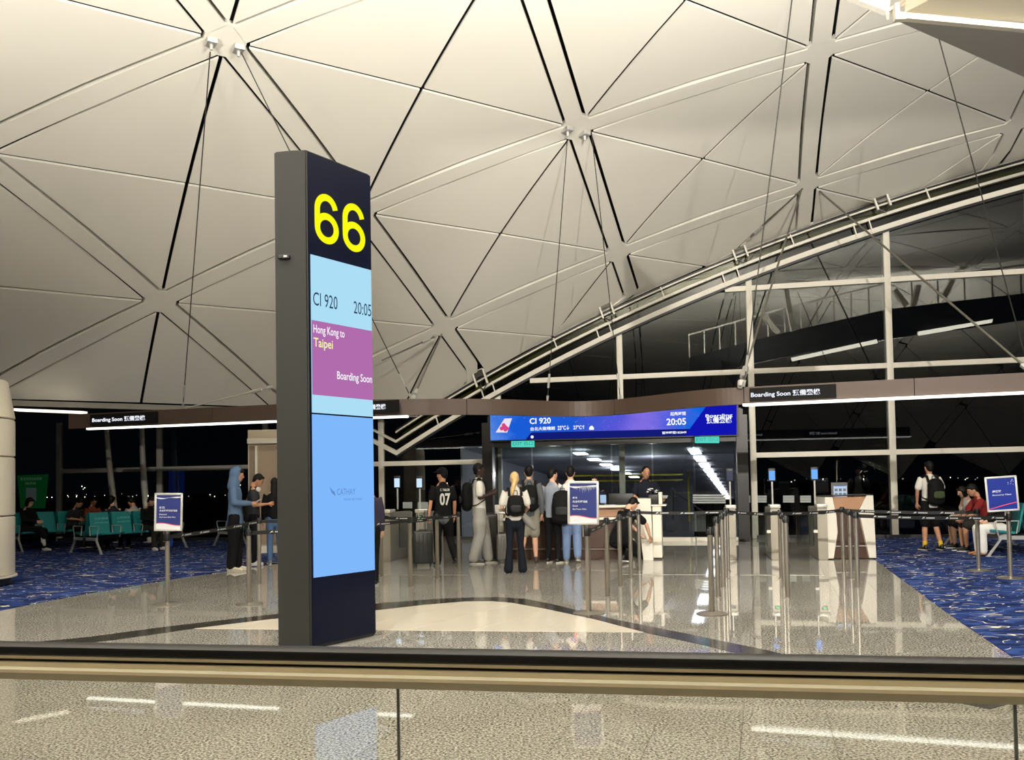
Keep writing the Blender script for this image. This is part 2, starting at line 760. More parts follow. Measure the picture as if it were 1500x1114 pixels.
# node plates
for i in range(-5, 10):
    for j in range(-3, 7):
        if (i + j) % 2 or past_wall(i * LL / 2 + .3, j * WW / 2):
            continue
        p = V((i * LL / 2, j * WW / 2))
        bm = NB()
        ring = [p + V((a, b)) for a, b in ((.30, .0), (.30, .20), (.0, .32), (-.30, .20), (-.30, 0), (-.30, -.20), (0, -.32), (.30, -.20))]
        ring = [p + V((math.cos(t) * .33, math.sin(t) * .33)) for t in [PI / 8 + PI / 4 * k for k in range(8)]]
        lo = [bm.verts.new(vault(u.x, u.y, .012)) for u in ring]
        hi = [bm.verts.new(vault(u.x, u.y, .1)) for u in ring]
        bm.faces.new(lo)
        bm.faces.new(hi)
        for k in range(8):
            bm.faces.new((lo[k], lo[(k + 1) % 8], hi[(k + 1) % 8], hi[k]))
        obj('ceiling_node_plate', bm, WHITE, ceiling)
# black backing sheet standing in for the shade above the panels
bm = NB()
gi, gj = 60, 44
G = [[bm.verts.new(vault((-5 * LL + (9.7 * LL) * i / gi), (-1.52 * WW + 7.1 * WW * j / gj), .30, cut=-.05)) for j in range(gj + 1)] for i in range(gi + 1)]
for i in range(gi):
    for j in range(gj):
        try:
            bm.faces.new((G[i][j], G[i + 1][j], G[i + 1][j + 1], G[i][j + 1]))
        except ValueError:
            pass
bmesh.ops.dissolve_degenerate(bm, dist=.002, edges=bm.edges)
obj('roof_shade_sheet', bm, BLACKG, ceiling)
# valley gutter along the low edge of the vault
bm = NB()
for k in range(14):
    a0, a1 = -3 * LL + k * LL * .4, -3 * LL + (k + 1) * LL * .4
    p, q = vault(a0, -1.5 * WW - .1, 0), vault(a1, -1.5 * WW - .1, 0)
    if (q - p).length > .05:
        beam(bm, p, q, .16, .12)
obj('valley_beam', bm, mat('grey_valley_steel', (120, 116, 106), .6), ceiling)

# clamps and drop brackets on the two nearest big nodes
def node_pt(i, j, off=0.0):
    return vault(i * LL / 2, j * WW / 2, off)


for (i, j) in ((0, 0), (2, 0)):
    p0 = node_pt(i, j)
    for s in (-1, 1):
        c = p0 + AX * (.20 * s) + RX * (-.04) - V((0, 0, .05))
        bm = NB()
        box(bm, (0, 0, 0), (.15, .20, .08), .01, M.Translation(c) @ M.Rotation(-TH + PI / 2, 4, 'Z'))
        cyl(bm, c - V((0, 0, .04)), c - V((0, 0, .12)), .03, .02)
        obj('cable_clamp', bm, ALU, ceiling)

# ---------------- floor
GDIR = V((.282, .9594, 0)).normalized()
GPER = V((GDIR.y, -GDIR.x, 0))
floor = empty('floor', (0, 0, 0), kind='structure', label='polished speckled granite floor with dark and cream inlay')
TW, TL, G0 = .51, 1.02, -.17
tiles = []
for u in range(-40, 40):
    for v in range(-14, 32):
        c = GPER * (G0 + (u + .5) * TW) + GDIR * (v * TL + .36)
        if c.y < -3.2 or c.y > FD - FS * c.x + .4 or abs(c.x) > 13:
            continue
        vis = 4.0 < c.y < 22 and abs(c.x / max(c.y, .1)) < .64
        lx = -6.7 + (c.y - 10.9) * .16
        tiles.append((c, vis and c.x > lx - .4))
tiles.sort(key=lambda t: (not t[1], t[0].y))
bmt = NB()
hw, hl, g = TW / 2 - .0018, TL / 2 - .0018, .012


def tile_verts(c):
    return [c + GPER * (a * hw) + GDIR * (b * hl) for a, b in ((-1, -1), (1, -1), (1, 1), (-1, 1))]


base_me = None
for k, (c, vis) in enumerate(tiles):
    if vis and k < 296:
        if base_me is None:
            b2 = NB()
            pr = [V(((1 if a > 0 else -1) * hw, (1 if b > 0 else -1) * hl, 0)) for a, b in ((-1, -1), (1, -1), (1, 1), (-1, 1))]
            prism(b2, [(p.x, p.y) for p in pr], -.02, 0)
            bmesh.ops.recalc_face_normals(b2, faces=b2.faces)
            base_me = bpy.data.meshes.new('floor_tile')
            b2.to_mesh(base_me)
            b2.free()
            base_me.materials.append(GRAN)
        o = bpy.data.objects.new('floor_tile', base_me)
        COL.objects.link(o)
        o.location = c
        o.rotation_euler = (0, 0, math.atan2(GPER.y, GPER.x))
        o.parent = floor
    else:
        prism(bmt, [(p.x, p.y) for p in tile_verts(c)], -.02, 0)
o = obj('floor_tiles', bmt, GRAN, floor)
o['kind'] = 'stuff'
bm = NB()
prism(bm, [(-14, -4), (14, -4), (14, 21), (-14, 27)], -.2, -.008)
obj('grout_bed', bm, mat('grout', (84, 80, 72), .6), floor)

CRM = mat('cream_stone', (246, 238, 220), .12, spec=.6, noise=.06, nscale=3)
DRK = mat('dark_grey_stone', (66, 63, 58), .12, spec=.5, noise=.12, nscale=40)
outer = [(-40, 950), (130, 934), (250, 918), (380, 903), (560, 884), (640, 878), (690, 876), (730, 875.5), (770, 878), (810, 886), (900, 908), (1000, 928), (1127, 954)]
inner = [(30, 953), (170, 938), (285, 921.5), (400, 907.5), (560, 894), (620, 887), (680, 882), (720, 881.5), (750, 884), (800, 893), (870, 908), (943, 927), (1040, 948)]
O = [fl(*p) for p in outer]
I = [fl(*p) for p in inner]
# continue the right arm of the band under the handrail, where the glass shows it again
O += [fl(1260, 990), fl(1500, 1026)]
I += [fl(1210, 990), fl(1450, 1040)]
bm = NB()
for k in range(len(O) - 1):
    slab(bm, [O[k], O[k + 1], I[k + 1], I[k]], (0, 0, 1), .003)
obj('dark_inlay_band', bm, DRK, floor)
for k in range(3):
    pass
# cream wedge inside the band, in stone slabs split by thin joints
edge_n = [fl(*p) for p in ((313, 921), (551, 923.5), (943, 927))]
poly = [I[k] for k in range(2, 12)]
y0l, y0r = edge_n[0], edge_n[2]


def clip(poly, n, d):
    out = []
    for a, b in zip(poly, poly[1:] + poly[:1]):
        da, db = n.dot(a) - d, n.dot(b) - d
        if da >= 0:
            out.append(a)
        if (da >= 0) != (db >= 0):
            out.append(a + (b - a) * (da / (da - db)))
    return out


wedge = poly[:]
jd = V((.52, .854, 0)).normalized()
jp = V((jd.y, -jd.x, 0))
vals = [jp.dot(p) for p in wedge]
s0 = math.floor(min(vals) / .62) * .62
while s0 < max(vals):
    q = clip(clip(wedge, jp, s0 + .004), -jp, -(s0 + .616))
    if len(q) >= 3:
        bm = NB()
        slab(bm, q, (0, 0, 1), .003)
        obj('cream_inlay_slab', bm, CRM, floor)
    s0 += .62
# thin pale strips laid flat across the floor
bm = NB()
for a, b in (((552, 843), (684, 843)), ((912, 842), (1207, 843.5))):
    p, q = fl(*a), fl(*b)
    beam(bm, p + V((0, 0, .0015)), q + V((0, 0, .0015)), .035, .004)
obj('pale_floor_strip', bm, mat('pale_strip_metal', (205, 198, 182), .3, metal=.6), floor)

# carpets, part of the floor
bm = NB()
cl = [fl(*p) for p in ((-160, 925), (0, 895), (129, 870), (280, 845), (322, 840), (393, 828), (470, 818))]
bk = [fac(-3.9), fac(-14)]
prism(bm, [(p.x, p.y) for p in cl + bk + [V((-14, 9, 0))]], -.005, .006)
obj('carpet', bm, CARP, floor)
bm = NB()
cr = [fl(*p) for p in ((1284, 822), (1388, 899), (1478, 960))]
cr.append(cr[-1] + (cr[-1] - cr[0]).normalized() * 3)
prism(bm, [(p.x, p.y) for p in [fac(cr[0].x + 1.7)] + cr + [V((13, cr[-1].y, 0)), fac(13)]], -.005, .006)
obj('carpet', bm, CARP, floor)

# ---------------- glass end wall
wall = empty('wall_back', (0, 0, 0), kind='structure', label='dark glass end wall with white mullions and transoms')


def vz(X, off=0.0):
    p = fac(X, 0, off)
    cc = p.dot(RX) - C0
    return Z0 + math.sqrt(RR * RR - cc * cc)


XS = [-13.6, -10.3, -7.0, -3.6, -.35, 2.85, 6.07, 9.28, 12.45]
BX = -3.15
for X in XS:
    top = vz(X) - .62 if X > BX else 3.55
    if -1 < X < 5:        # those over the entrance stand on its header too but run down behind the glass
        pass
    bm = NB()
    c = fac(X, 0, .02)
    mt = M.Translation(c) @ M.Rotation(math.atan2(FT.y, FT.x), 4, 'Z')
    box(bm, (0, 0, top / 2), (.15, .13, top), .012, mt)
    box(bm, (-.055, .12, top / 2), (.05, .12, top), 0, mt)
    obj('mullion', bm, STEELW, wall, smooth=30)
for z in (2.09, 4.209, 6.32):
    for x0, x1 in zip(XS, XS[1:]):
        if z > 3:
            # clip on the arch
            xs = [x0 + (x1 - x0) * k / 20 for k in range(21)]
            ok = [x for x in xs if x > BX and vz(x) - .70 > z]
            if len(ok) < 2:
                continue
            x0 = ok[0]
        if z < 3 and x0 > -.6 and x1 < 6.2:
            continue
        bm = NB()
        a, b = fac(x0 + .07, z), fac(x1 - .07, z)
        beam(bm, a, b, .12, .125)
        obj('transom', bm, STEELW, wall)
# sill under the glass
bm = NB()
for x0, x1 in ((-13.6, -.6), (6.1, 12.45)):
    beam(bm, fac(x0, .04), fac(x1, .04), .16, .09)
obj('sill', bm, mat('dark_sill', (40, 39, 37), .4), wall)


def strip(name, offlo, offhi, d0, thick, m, x0=BX, x1=13.5, n=36, parent=None):
    bm = NB()
    rows = []
    for k in range(n + 1):
        X = x0 + (x1 - x0) * k / n
        z = vz(X)
        lo, hi = z + offlo, z + offhi
        rows.append([bm.verts.new(fac(X, zz, dd)) for zz, dd in ((lo, d0), (hi, d0), (hi, d0 + thick), (lo, d0 + thick))])
    for a, b in zip(rows, rows[1:]):
        for k in range(4):
            bm.faces.new((a[k], a[(k + 1) % 4], b[(k + 1) % 4], b[k]))
    bm.faces.new(rows[0])
    bm.faces.new(rows[-1])
    return obj(name, bm, m, wall)


strip('arch_bar', -.70, -.57, -.08, .14, STEELW)
strip('arch_gasket', -.76, -.70, -.06, .10, BLK)
strip('upper_arch_bar', -.36, -.29, -.12, .10, STEELW)
strip('dark_glazing_band', -.57, -.36, .03, .02, mat('black_backed_glass', (6, 7, 6), .05))
strip('tinted_glazing_band', -.29, -.09, -.02, .012, OLIVE)
strip('ledge_behind_band', -.34, -.05, .45, .02, mat('olive_reveal', (168, 166, 134), .7))
strip('arch_edge_line', -.09, -.05, -.12, .06, STEELW)
strip('arch_edge_gasket', -.05, .0, -.12, .10, BLK)
# valley return: the arch turns up again on the left
for nm, lo, hi, d0, th, m in (('valley_bar', -.70, -.57, -.08, .14, STEELW), ('upper_valley_bar', -.36, -.29, -.12, .10, STEELW)):
    bm = NB()
    zv = vz(BX)
    pts = [(BX, zv + lo), (BX, zv + hi), (BX - .75, zv + hi + .40), (BX - .75, zv + lo + .40)]
    slab(bm, [fac(x, z, d0) for x, z in pts], FN, th)
    obj(nm, bm, m, wall)
# little struts over the bands
for X in (-2.0, -.75, -.45, 1.2, 2.3, 2.62, 3.95, 5.45, 5.8, 7.1, 8.55, 8.9, 10.2):
    bm = NB()
    z = vz(X)
    lean = .07
    if abs(X - round(X)) in (0,) or X in (-.75, -.45, 2.3, 2.62, 5.45, 5.8, 8.55, 8.9):
        beam(bm, fac(X + lean, z - .66, -.10), fac(X - lean * .4, z - .30, -.13), .03, .03, FT)
    else:
        beam(bm, fac(X + lean, z - .33, -.12), fac(X - lean * .4, z - .03, -.13), .03, .03, FT)
    obj('arch_strut', bm, STEELW, wall)
# roof brackets
for (x, y) in ((703, 553), (888, 452), (1083, 367), (1291, 292)):
    p = onp(x, y, FD - .25, FS)
    bm = NB()
    mt = M.Translation(p) @ M.Rotation(math.atan2(FT.y, FT.x), 4, 'Z') @ M.Rotation(-.30, 4, 'Y')
    for s in (-1, 1):
        box(bm, (.15 * s, 0, -.02), (.045, .10, .42), .006, mt)
    box(bm, (0, .05, .14), (.26, .06, .16), .006, mt)
    b = obj('roof_bracket', bm, STEELW, wall)
    bm = NB()
    box(bm, (0, -.01, .10), (.24, .05, .17), .0, mt)
    cyl(bm, mt @ V((-.13, 0, -.22)), mt @ V((0, 0, -.34)), .016)
    cyl(bm, mt @ V((.13, 0, -.22)), mt @ V((0, 0, -.34)), .016)
    obj('bracket_core', bm, SSD, b)  # dark steel box and rods set in the bracket
# panes, one per bay and row
for x0, x1 in zip(XS, XS[1:]):
    for z0_, z1_ in ((.06, 2.03), (2.15, 4.15), (4.27, 6.26), (6.38, 9.0)):
        if z0_ < 2.1 and x0 > -.6 and x1 < 6.2:
            continue
        n = 12
        top = [(x0 + .07 + (x1 - x0 - .14) * k / n) for k in range(n + 1)]
        pts = []
        for X in top:
            zt = min(z1_, vz(X) - .66) if X > BX else min(z1_, 3.5)
            if zt > z0_ + .02:
                pts.append((X, zt))
        if len(pts) < 2:
            continue
        poly = [fac(pts[0][0], z0_, .01), fac(pts[-1][0], z0_, .01)] + [fac(X, z, .01) for X, z in reversed(pts)]
        bm = NB()
        slab(bm, poly, FN, .012)
        obj('glass_pane', bm, GLASS, wall)
# ---------------- entrance portal in the glass wall (setting)
PD = 21.9                                             # plane of the entrance frame
PF = mat('dark_bronze_frame', (34, 31, 29), .35, metal=.3)
door = empty('door_1', (0, 0, 0), kind='structure', label='dark framed glass entrance to the boarding bridge under the display board')


def pp(x, y, D=PD):
    return onp(x, y, D, FS)


def pX(X, z, D=PD):
    return V((X, D - FS * X, z))


XL, XR = pp(716, 700).x, pp(1088, 700).x
for nm, x0, w in (('jamb', XL, .26), ('jamb', XR, .26)):
    bm = NB()
    beam(bm, pX(x0, 0), pX(x0, 3.05), w, .3, FN)
    obj(nm, bm, PF, door)
bm = NB()
beam(bm, pX(XL, 2.82) + FN * .1, pX(XR, 2.82) + FN * .1, .3, .80)
obj('header', bm, PF, door)
bm = NB()
for s, x0 in ((1, XL), (-1, XR)):      # side returns back to the facade
    slab(bm, [pX(x0, 0), pX(x0, 0) + FN * 1.0, pX(x0, 3.2) + FN * 1.0, pX(x0, 3.2)], FT, .04)
obj('side_return', bm, PF, door)
GR = mat('corridor_grey_wall', (160, 162, 176), .7)
GRF = mat('corridor_floor', (92, 92, 94), .15)
n_ = .5
# glass leaves
LEAF = glass_mat('door_glass', (222, 226, 226), 1.5, boost=1.2)
gx = [XL + .13 + (XR - XL - .26) * k / 6 for k in range(7)]
for a, b in zip(gx, gx[1:]):
    bm = NB()
    slab(bm, [pX(a + .02, .10), pX(b - .02, .10), pX(b - .02, 2.42), pX(a + .02, 2.42)], FN, .012)
    l = obj('door_leaf', bm, LEAF, door)
    bm = NB()
    beam(bm, pX(a + .01, .05), pX(b - .01, .05), .05, .10)
    obj('bottom_rail', bm, STEELW if a > gx[4] - .1 else PF, l)
# frosted marker lines printed on the glass
FROST = mat('frosted_marking', (158, 164, 164), .8)


def marks(x0, x1, y0, y1, D, parent, n=3):
    for k in range(n):
        y = y0 + (y1 - y0) * k / (n - 1)
        bm = NB()
        h = 1.6 if n == 3 else 1.3
        quad(bm, [onp(x0, y + h, D, FS), onp(x1, y + h, D, FS), onp(x1, y - h, D, FS), onp(x0, y - h, D, FS)])
        obj('marker_line', bm, FROST, parent)


marks(1015, 1063, 726, 736.5, PD - .02, door, 4)
for x0, x1 in ((1083, 1099), (1108, 1123), (1147, 1163.5), (1172, 1188)):
    marks(x0, x1, 728, 735, FD - .03, wall)
for x0, x1 in ((590, 604), (612, 627)):
    marks(x0, x1, 737.5, 743.5, FD - .03, wall)

# boarding bridge beyond: ceiling sloping down and away to the right, grey walls
bridge = empty('boarding_bridge', (0, 0, 0), label='grey boarding bridge corridor running down and away behind the glass entrance', cat='corridor')
bd = V((7.7, 27.2, -1.92))
b0 = pt(1018, 662, 24.0)


def brd(k):
    """point along the row of ceiling lights; k = 0..12"""
    return b0 + bd * (k / 12)


side = V((bd.y, -bd.x, 0)).normalized()
bm = NB()
a, b = brd(-.9) + V((0, 0, .05)), brd(13.5) + V((0, 0, .05))
slab(bm, [a - side * 6.2, a + side * 1.1, b + side * 1.1, b - side * 6.2], (0, 0, 1), .05)
obj('corridor_ceiling', bm, GR, bridge)
bm = NB()
dz = V((0, 0, 2.45))
slab(bm, [a - side * 6.2 - dz, a + side * 1.1 - dz, b + side * 1.1 - dz, b - side * 6.2 - dz], (0, 0, -1), .05)
obj('corridor_floor', bm, GRF, bridge)
for s in (-6.2, 1.1):
    bm = NB()
    slab(bm, [a + side * s, b + side * s, b + side * s - dz, a + side * s - dz], side, .05)
    obj('corridor_wall', bm, GR, bridge)
bm = NB()
e = a + (b - a) * .42
slab(bm, [e - side * 6.2, e - side * .9, e - side * .9 - dz, e - side * 6.2 - dz], V((0, 1, 0)), .05)
obj('corridor_partition', bm, mat('partition_grey', (112, 114, 124), .6), bridge)
CLE = emit('bridge_light', (255, 255, 255), 7.0)
fw = bd.normalized()
for k in range(13):
    c = brd(k)
    bm = NB()
    mt = M.Translation(c) @ bd.to_track_quat('Y', 'Z').to_matrix().to_4x4()
    box(bm, (0, 0, 0), (.30, 1.35, .03), 0, mt)
    o = obj('ceiling_light_panel', bm, CLE, bridge)
for k in range(6):
    c = brd(k * .8) + V((-3.2 + k * .04, 0, 0))
    bm = NB()
    mt = M.Translation(c) @ bd.to_track_quat('Y', 'Z').to_matrix().to_4x4()
    box(bm, (0, 0, 0), (.34, .55, .03), 0, mt)
    o = obj('ceiling_light_panel', bm, CLE, bridge)
YEL = mat('yellow_marking', (190, 178, 60), .6)
bm = NB()
p, q = pt(1008, 690, 23.4), pt(1010, 765, 23.4)
beam(bm, p, q, .045, .05, FN)
obj('yellow_post', bm, YEL, bridge)
for yy in (695.5, 703.5):
    bm = NB()
    beam(bm, pt(838, yy + 2, 24.6), pt(1000, yy, 24.6), .03, .045)
    obj('yellow_rail', bm, YEL, bridge)
bm = NB()
pipe(bm, [pt(986, 762, 23.6), pt(986, 720, 23.6), pt(1034, 752, 26)], .022)
obj('sloping_handrail', bm, SSD, bridge)
bm = NB()
pts = [pt(1014, 752, 23.3), pt(1034, 752, 23.3), pt(1034, 779, 23.3), pt(1014, 779, 23.3)]
slab(bm, pts, (0, 1, 0), .4)
obj('service_cabinet', bm, mat('cabinet_grey', (128, 130, 128), .5), bridge)
for k_, (lx_, ly_) in enumerate(((1.2, 25.4), (4.2, 25.8), (3.6, 30.0))):  # added fill points that brighten the corridor, no fittings there
    l_ = bpy.data.lights.new('bridge_fill', 'POINT')
    l_.energy = 38
    l_.shadow_soft_size = .08
    lo_ = bpy.data.objects.new('bridge_fill', l_)
    COL.objects.link(lo_)
    lo_.location = (lx_, ly_, 1.75)
    lo_['kind'] = 'helper'

# ---------------- LED board over the entrance
GAL = galaxy_mat()
board = empty('departure_board', pX(XL, 2.6), label='wide curved blue LED board reading CI 920 over the entrance', cat='display')


def on_board(x, y):
    return pp(x, y, PD - .22)


def loc(parent):
    bpy.context.view_layer.update()
    return parent.matrix_world.inverted()


def seat_under(o, parent):
    """re-express a world-space mesh in its parent's frame"""
    mi = M.Translation(-V(parent.location))
    if parent.rotation_euler[2]:
        mi = M.Rotation(-parent.rotation_euler[2], 4, 'Z') @ mi
    o.data.transform(mi)
    return o


top_y = [(718, 603), (800, 603), (900, 603), (1000, 593), (1080, 589)]
bm = NB()
N_ = 24
lo, hi = [], []
for k in range(N_ + 1):
    x = 718.5 + (1079.5 - 718.5) * k / N_
    yb = 645.5 + (637 - 645.5) * k / N_
    p = on_board(x, yb)
    ph = V((p.x, p.y, 3.32))
    lo.append(p)
    hi.append(ph)
for k in range(N_):
    quad(bm, [lo[k], lo[k + 1], hi[k + 1], hi[k]], 0, [(k / N_, 0), ((k + 1) / N_, 0), ((k + 1) / N_, 1), (k / N_, 1)])
me_o = obj('led_screen', bm, GAL, None)
seat_under(me_o, board).parent = board
bm = NB()
slab(bm, [lo[0] + FN * .02 - FT * .05 - V((0, 0, .03)), lo[-1] + FN * .02 + FT * .05 - V((0, 0, .03)), hi[-1] + FN * .02 + FT * .05, hi[0] + FN * .02 - FT * .05], FN, .12)
o = obj('screen_housing', bm, BLK)
seat_under(o, board).parent = board
NAVY = emit('led_navy', (18, 28, 118), 1.0)
DBLUE = emit('led_deep_blue', (18, 20, 176), 1.0)
LEDT = emit('led_text_white', (240, 244, 255), 1.15)
PINK = emit('led_pink', (216, 70, 130), 1.0)


def bpoly(name, pts, m, off, parent=board):
    bm = NB()
    bm.faces.new([bm.verts.new(onp(x, y, PD - .22 - off, FS)) for x, y in pts])
    o = obj(name, bm, m)
    seat_under(o, parent).parent = parent
    return o


bpoly('navy_footer', [(770, 644.3), (1006, 638.7), (1012, 628.5), (778, 634)], NAVY, .012)
bpoly('status_corner', [(1003, 638.7), (1079, 637), (1079, 590), (1037, 592)], DBLUE, .014)
tf = bpoly('tail_fin_logo', [(726, 634), (743, 634), (750, 613), (739, 613.5)], emit('led_fin', (232, 226, 244), 1), .014)
for dx, dy, r in ((0, 0, 4.2), (-4, 1.5, 3.2), (3.6, 1.5, 3.0), (-1.2, -3.4, 3.0), (1.4, 3.6, 2.8)):
    bpoly('blossom_petal', [(739 + dx + r * math.cos(t * PI / 4), 626.5 + dy + r * math.sin(t * PI / 4)) for t in range(8)], PINK, .016)


def btext(name, s, x0, y0, x1, y1, bold=.02, m=None):
    """text between pixel corners (x0,y0) lower left and (x1,y1) upper right on the board"""
    a, b, c = [onp(x, y, PD - .24, FS) for x, y in ((x0, y0), (x1, y0), (x0, y1))]
    o = text(name, s, a, FT, (0, 0, 1), (b - a).length, abs((c - a).z), m or LEDT, None, off=.012, bold=bold)
    seat_under(o, board).parent = board
    return o


btext('flight_number', 'CI 920', 776, 621.8, 807, 613)
btext('city_line', '台北大致晴朗', 777, 631.5, 813, 626)
btext('low_temperature', '23°C↓', 817, 630.5, 834, 624)
btext('high_temperature', '27°C↑', 840, 629.5, 857, 623.5)
btext('time_caption', '起飛時間', 982, 609.5, 1004.5, 604)
btext('departure_time', '20:05', 976.5, 623.5, 1005, 613.5)
btext('local_time', '當地時間182849', 970, 636.5, 1005.5, 632.5)
btext('boarding_word', 'Boarding', 1033.5, 613, 1073, 607.5, .015)
btext('status_characters', '預備登機', 1035, 621, 1072, 611.5, .025)
bpoly('cloud_icon', [(863, 630), (870, 630), (870, 627), (867.5, 624), (865, 624.5), (863, 627)], LEDT, .016)
bpoly('dot_icon', [(779.5 + 2.3 * math.cos(t * PI / 4), 640.5 + 2.3 * math.sin(t * PI / 4)) for t in range(8)], LEDT, .016)

# exit signs
EXB = emit('exit_green', (84, 214, 196), 1.0)
EXT = emit('exit_text', (232, 255, 246), 1.1)
for (x0, x1, y0, y1, lb) in ((749.5, 783, 655.5, 645.8, 'glowing green exit sign below the left end of the LED board'), (1018, 1053.5, 649.5, 639, 'glowing green exit sign below the right end of the LED board')):
    a = onp(x0, y0, PD - .1, FS)
    b = onp(x1, y0, PD - .1, FS)
    h = onp(x0, y1, PD - .1, FS).z - a.z
    e = empty('exit_sign', a, label=lb, cat='sign', group='exit signs over the entrance')
    bm = NB()
    slab(bm, [V((0, 0, 0)), (b - a), (b - a) + V((0, 0, h)), V((0, 0, h))], FN * -1, .05)
    obj('sign_box', bm, EXB, e)
    bm = NB()
    slab(bm, [V((0, 0, -.01)) + FN * .01, (b - a) + V((0, 0, -.01)) + FN * .01, (b - a) + V((0, 0, h + .03)) + FN * .01, V((0, 0, h + .03)) + FN * .01], FN, .06)
    obj('sign_housing', bm, BLK, e)
    w = (b - a).length
    text('sign_lettering', 'EXIT 出口', V((0, 0, h * .2)) + FT * (w * .06) - FN * .05, FT, (0, 0, 1), w * .88, h * .62, mat('exit_dark_text', (20, 120, 110), .5, em=(20, 130, 118), es=.6), e, bold=.01)

# ---------------- suspended bronze fascia with its light strips
fas = empty('suspended_fascia', (0, 0, 0), label='long wavy bronze fascia band hung on cables across the hall', cat='fascia')
FZ0, FZ1 = 2.80, 3.10


def fz(px, ybot):
    """plan point of the fascia whose lower edge (z = FZ0) shows at this pixel"""
    return fl(px, ybot, FZ0)


ctrl = [(100, 628.5), (128, 627), (240, 624), (400, 616.3), (550, 609), (630, 608), (684, 607.8), (740, 608.2), (800, 609.8), (850, 610.2), (900, 608), (950, 603.5), (1000, 598.5), (1050, 594.5), (1090, 592.5), (1300, 583.5), (1500, 574.5), (1700, 565)]
cp = [fz(*c) for c in ctrl]


def catmull(P, n=6):
    out = []
    for i in range(len(P) - 1):
        p0, p1, p2, p3 = P[max(i - 1, 0)], P[i], P[i + 1], P[min(i + 2, len(P) - 1)]
        for k in range(n):
            t = k / n
            out.append(.5 * ((2 * p1) + (p2 - p0) * t + (2 * p0 - 5 * p1 + 4 * p2 - p3) * t * t + (3 * p1 - p0 - 3 * p2 + p3) * t ** 3))
    out.append(P[-1])
    return out


def resample(P, step):
    out = [P[0]]
    acc = 0
    for a, b in zip(P, P[1:]):
        L = (b - a).length
        while acc + L >= step:
            a = a + (b - a) * ((step - acc) / L)
            out.append(a.copy())
            L = (b - a).length
            acc = 0
        acc += L
    out.append(P[-1])
    return out


def line_fit(P, Q, n):
    return [P + (Q - P) * k / n for k in range(n + 1)]


# straight left wing, wave, straight right wing
left = line_fit(cp[0], cp[4], 10)
wave = catmull(cp[4:15], 6)
right = line_fit(cp[14], cp[17], 9)


def band(name, P, z0, z1, t, m, parent):
    bm = NB()
    rows = []
    for k, p in enumerate(P):
        d = (P[min(k + 1, len(P) - 1)] - P[max(k - 1, 0)])
        d.z = 0
        d.normalize()
        n = V((-d.y, d.x, 0))
        q = V((p.x, p.y, 0))
        rows.append([bm.verts.new(q + V((0, 0, z0))), bm.verts.new(q + V((0, 0, z1))), bm.verts.new(q + n * t + V((0, 0, z1))), bm.verts.new(q + n * t + V((0, 0, z0)))])
    for a, b in zip(rows, rows[1:]):
        for k in range(4):
            bm.faces.new((a[k], a[(k + 1) % 4], b[(k + 1) % 4], b[k]))
    bm.faces.new(rows[0])
    bm.faces.new(rows[-1])
    return obj(name, bm, m, parent)


for P in (left[:6], left[5:], wave[:13], wave[12:37], wave[36:], right[:5], right[4:]):
    Pi = [P[0] + (P[1] - P[0]).normalized() * .006] + P[1:-1] + [P[-1] + (P[-2] - P[-1]).normalized() * .006]
    band('fascia_panel', Pi, FZ0, FZ1, .10, BRONZE, fas)
STRIP = emit('fascia_light', (255, 253, 244), 3.2)


def strip_light(xa, xb, P, Q):
    bm = NB()
    a, b = P, Q
    d = (b - a).normalized()
    n = V((-d.y, d.x, 0))
    slab(bm, [a - n * .03, b - n * .03, b + n * .06, a + n * .06], (0, 0, -1), .035)
    o = obj('light_strip', bm, STRIP, fas)
    return o


S1 = strip_light(0, 0, fl(128, 627.5, FZ0), fl(405, 616.5, FZ0))
S2 = strip_light(0, 0, fl(440, 615, FZ0), fl(597, 609, FZ0))
S3 = strip_light(0, 0, fl(1088, 592, FZ0), fl(1700, 565, FZ0))
# flight-status panels set in the band
PAN = mat('sign_panel_black', (16, 15, 15), .7, spec=.15)


def status_panel(xa, xb, ya, yb, txt, tx0, tx1, P, Q):
    d = (Q - P); d.z = 0; d.normalize()
    n = V((-d.y, d.x, 0))
    s = n.x / n.y if abs(n.y) > 1e-6 else 0
    D0 = P.y + s * P.x
    def q(x, y, off=0.0):
        return onp(x, y, D0 - off, s)
    a, b = q(xa, ya, .03), q(xb, yb, .03)
    bm = NB()
    z0, z1 = FZ0 + .035, FZ1 - .03
    A, B = V((a.x, a.y, z0)), V((b.x, b.y, z0))
    slab(bm, [A, B, V((B.x, B.y, z1)), V((A.x, A.y, z1))], n, .02)
    pn = obj('status_panel', bm, PAN, fas)
    t0, t1 = q(tx0, ya, .035), q(tx1, yb, .035)
    text('status_lettering', txt, V((t0.x, t0.y, z0 + .055)), d, (0, 0, 1), (V((t1.x, t1.y, 0)) - V((t0.x, t0.y, 0))).length, .115, LEDT, pn, off=.01, bold=.022)


status_panel(132, 231, 620, 620, 'Boarding Soon 預備登機', 135.5, 213, left[0], left[-1])
status_panel(500, 584.5, 600, 600, 'Boarding Soon 預備登機', 492, 565.5, left[0], left[-1])
status_panel(1098, 1225, 580, 576, 'Boarding Soon 預備登機', 1100, 1201.5, right[0], right[-1])
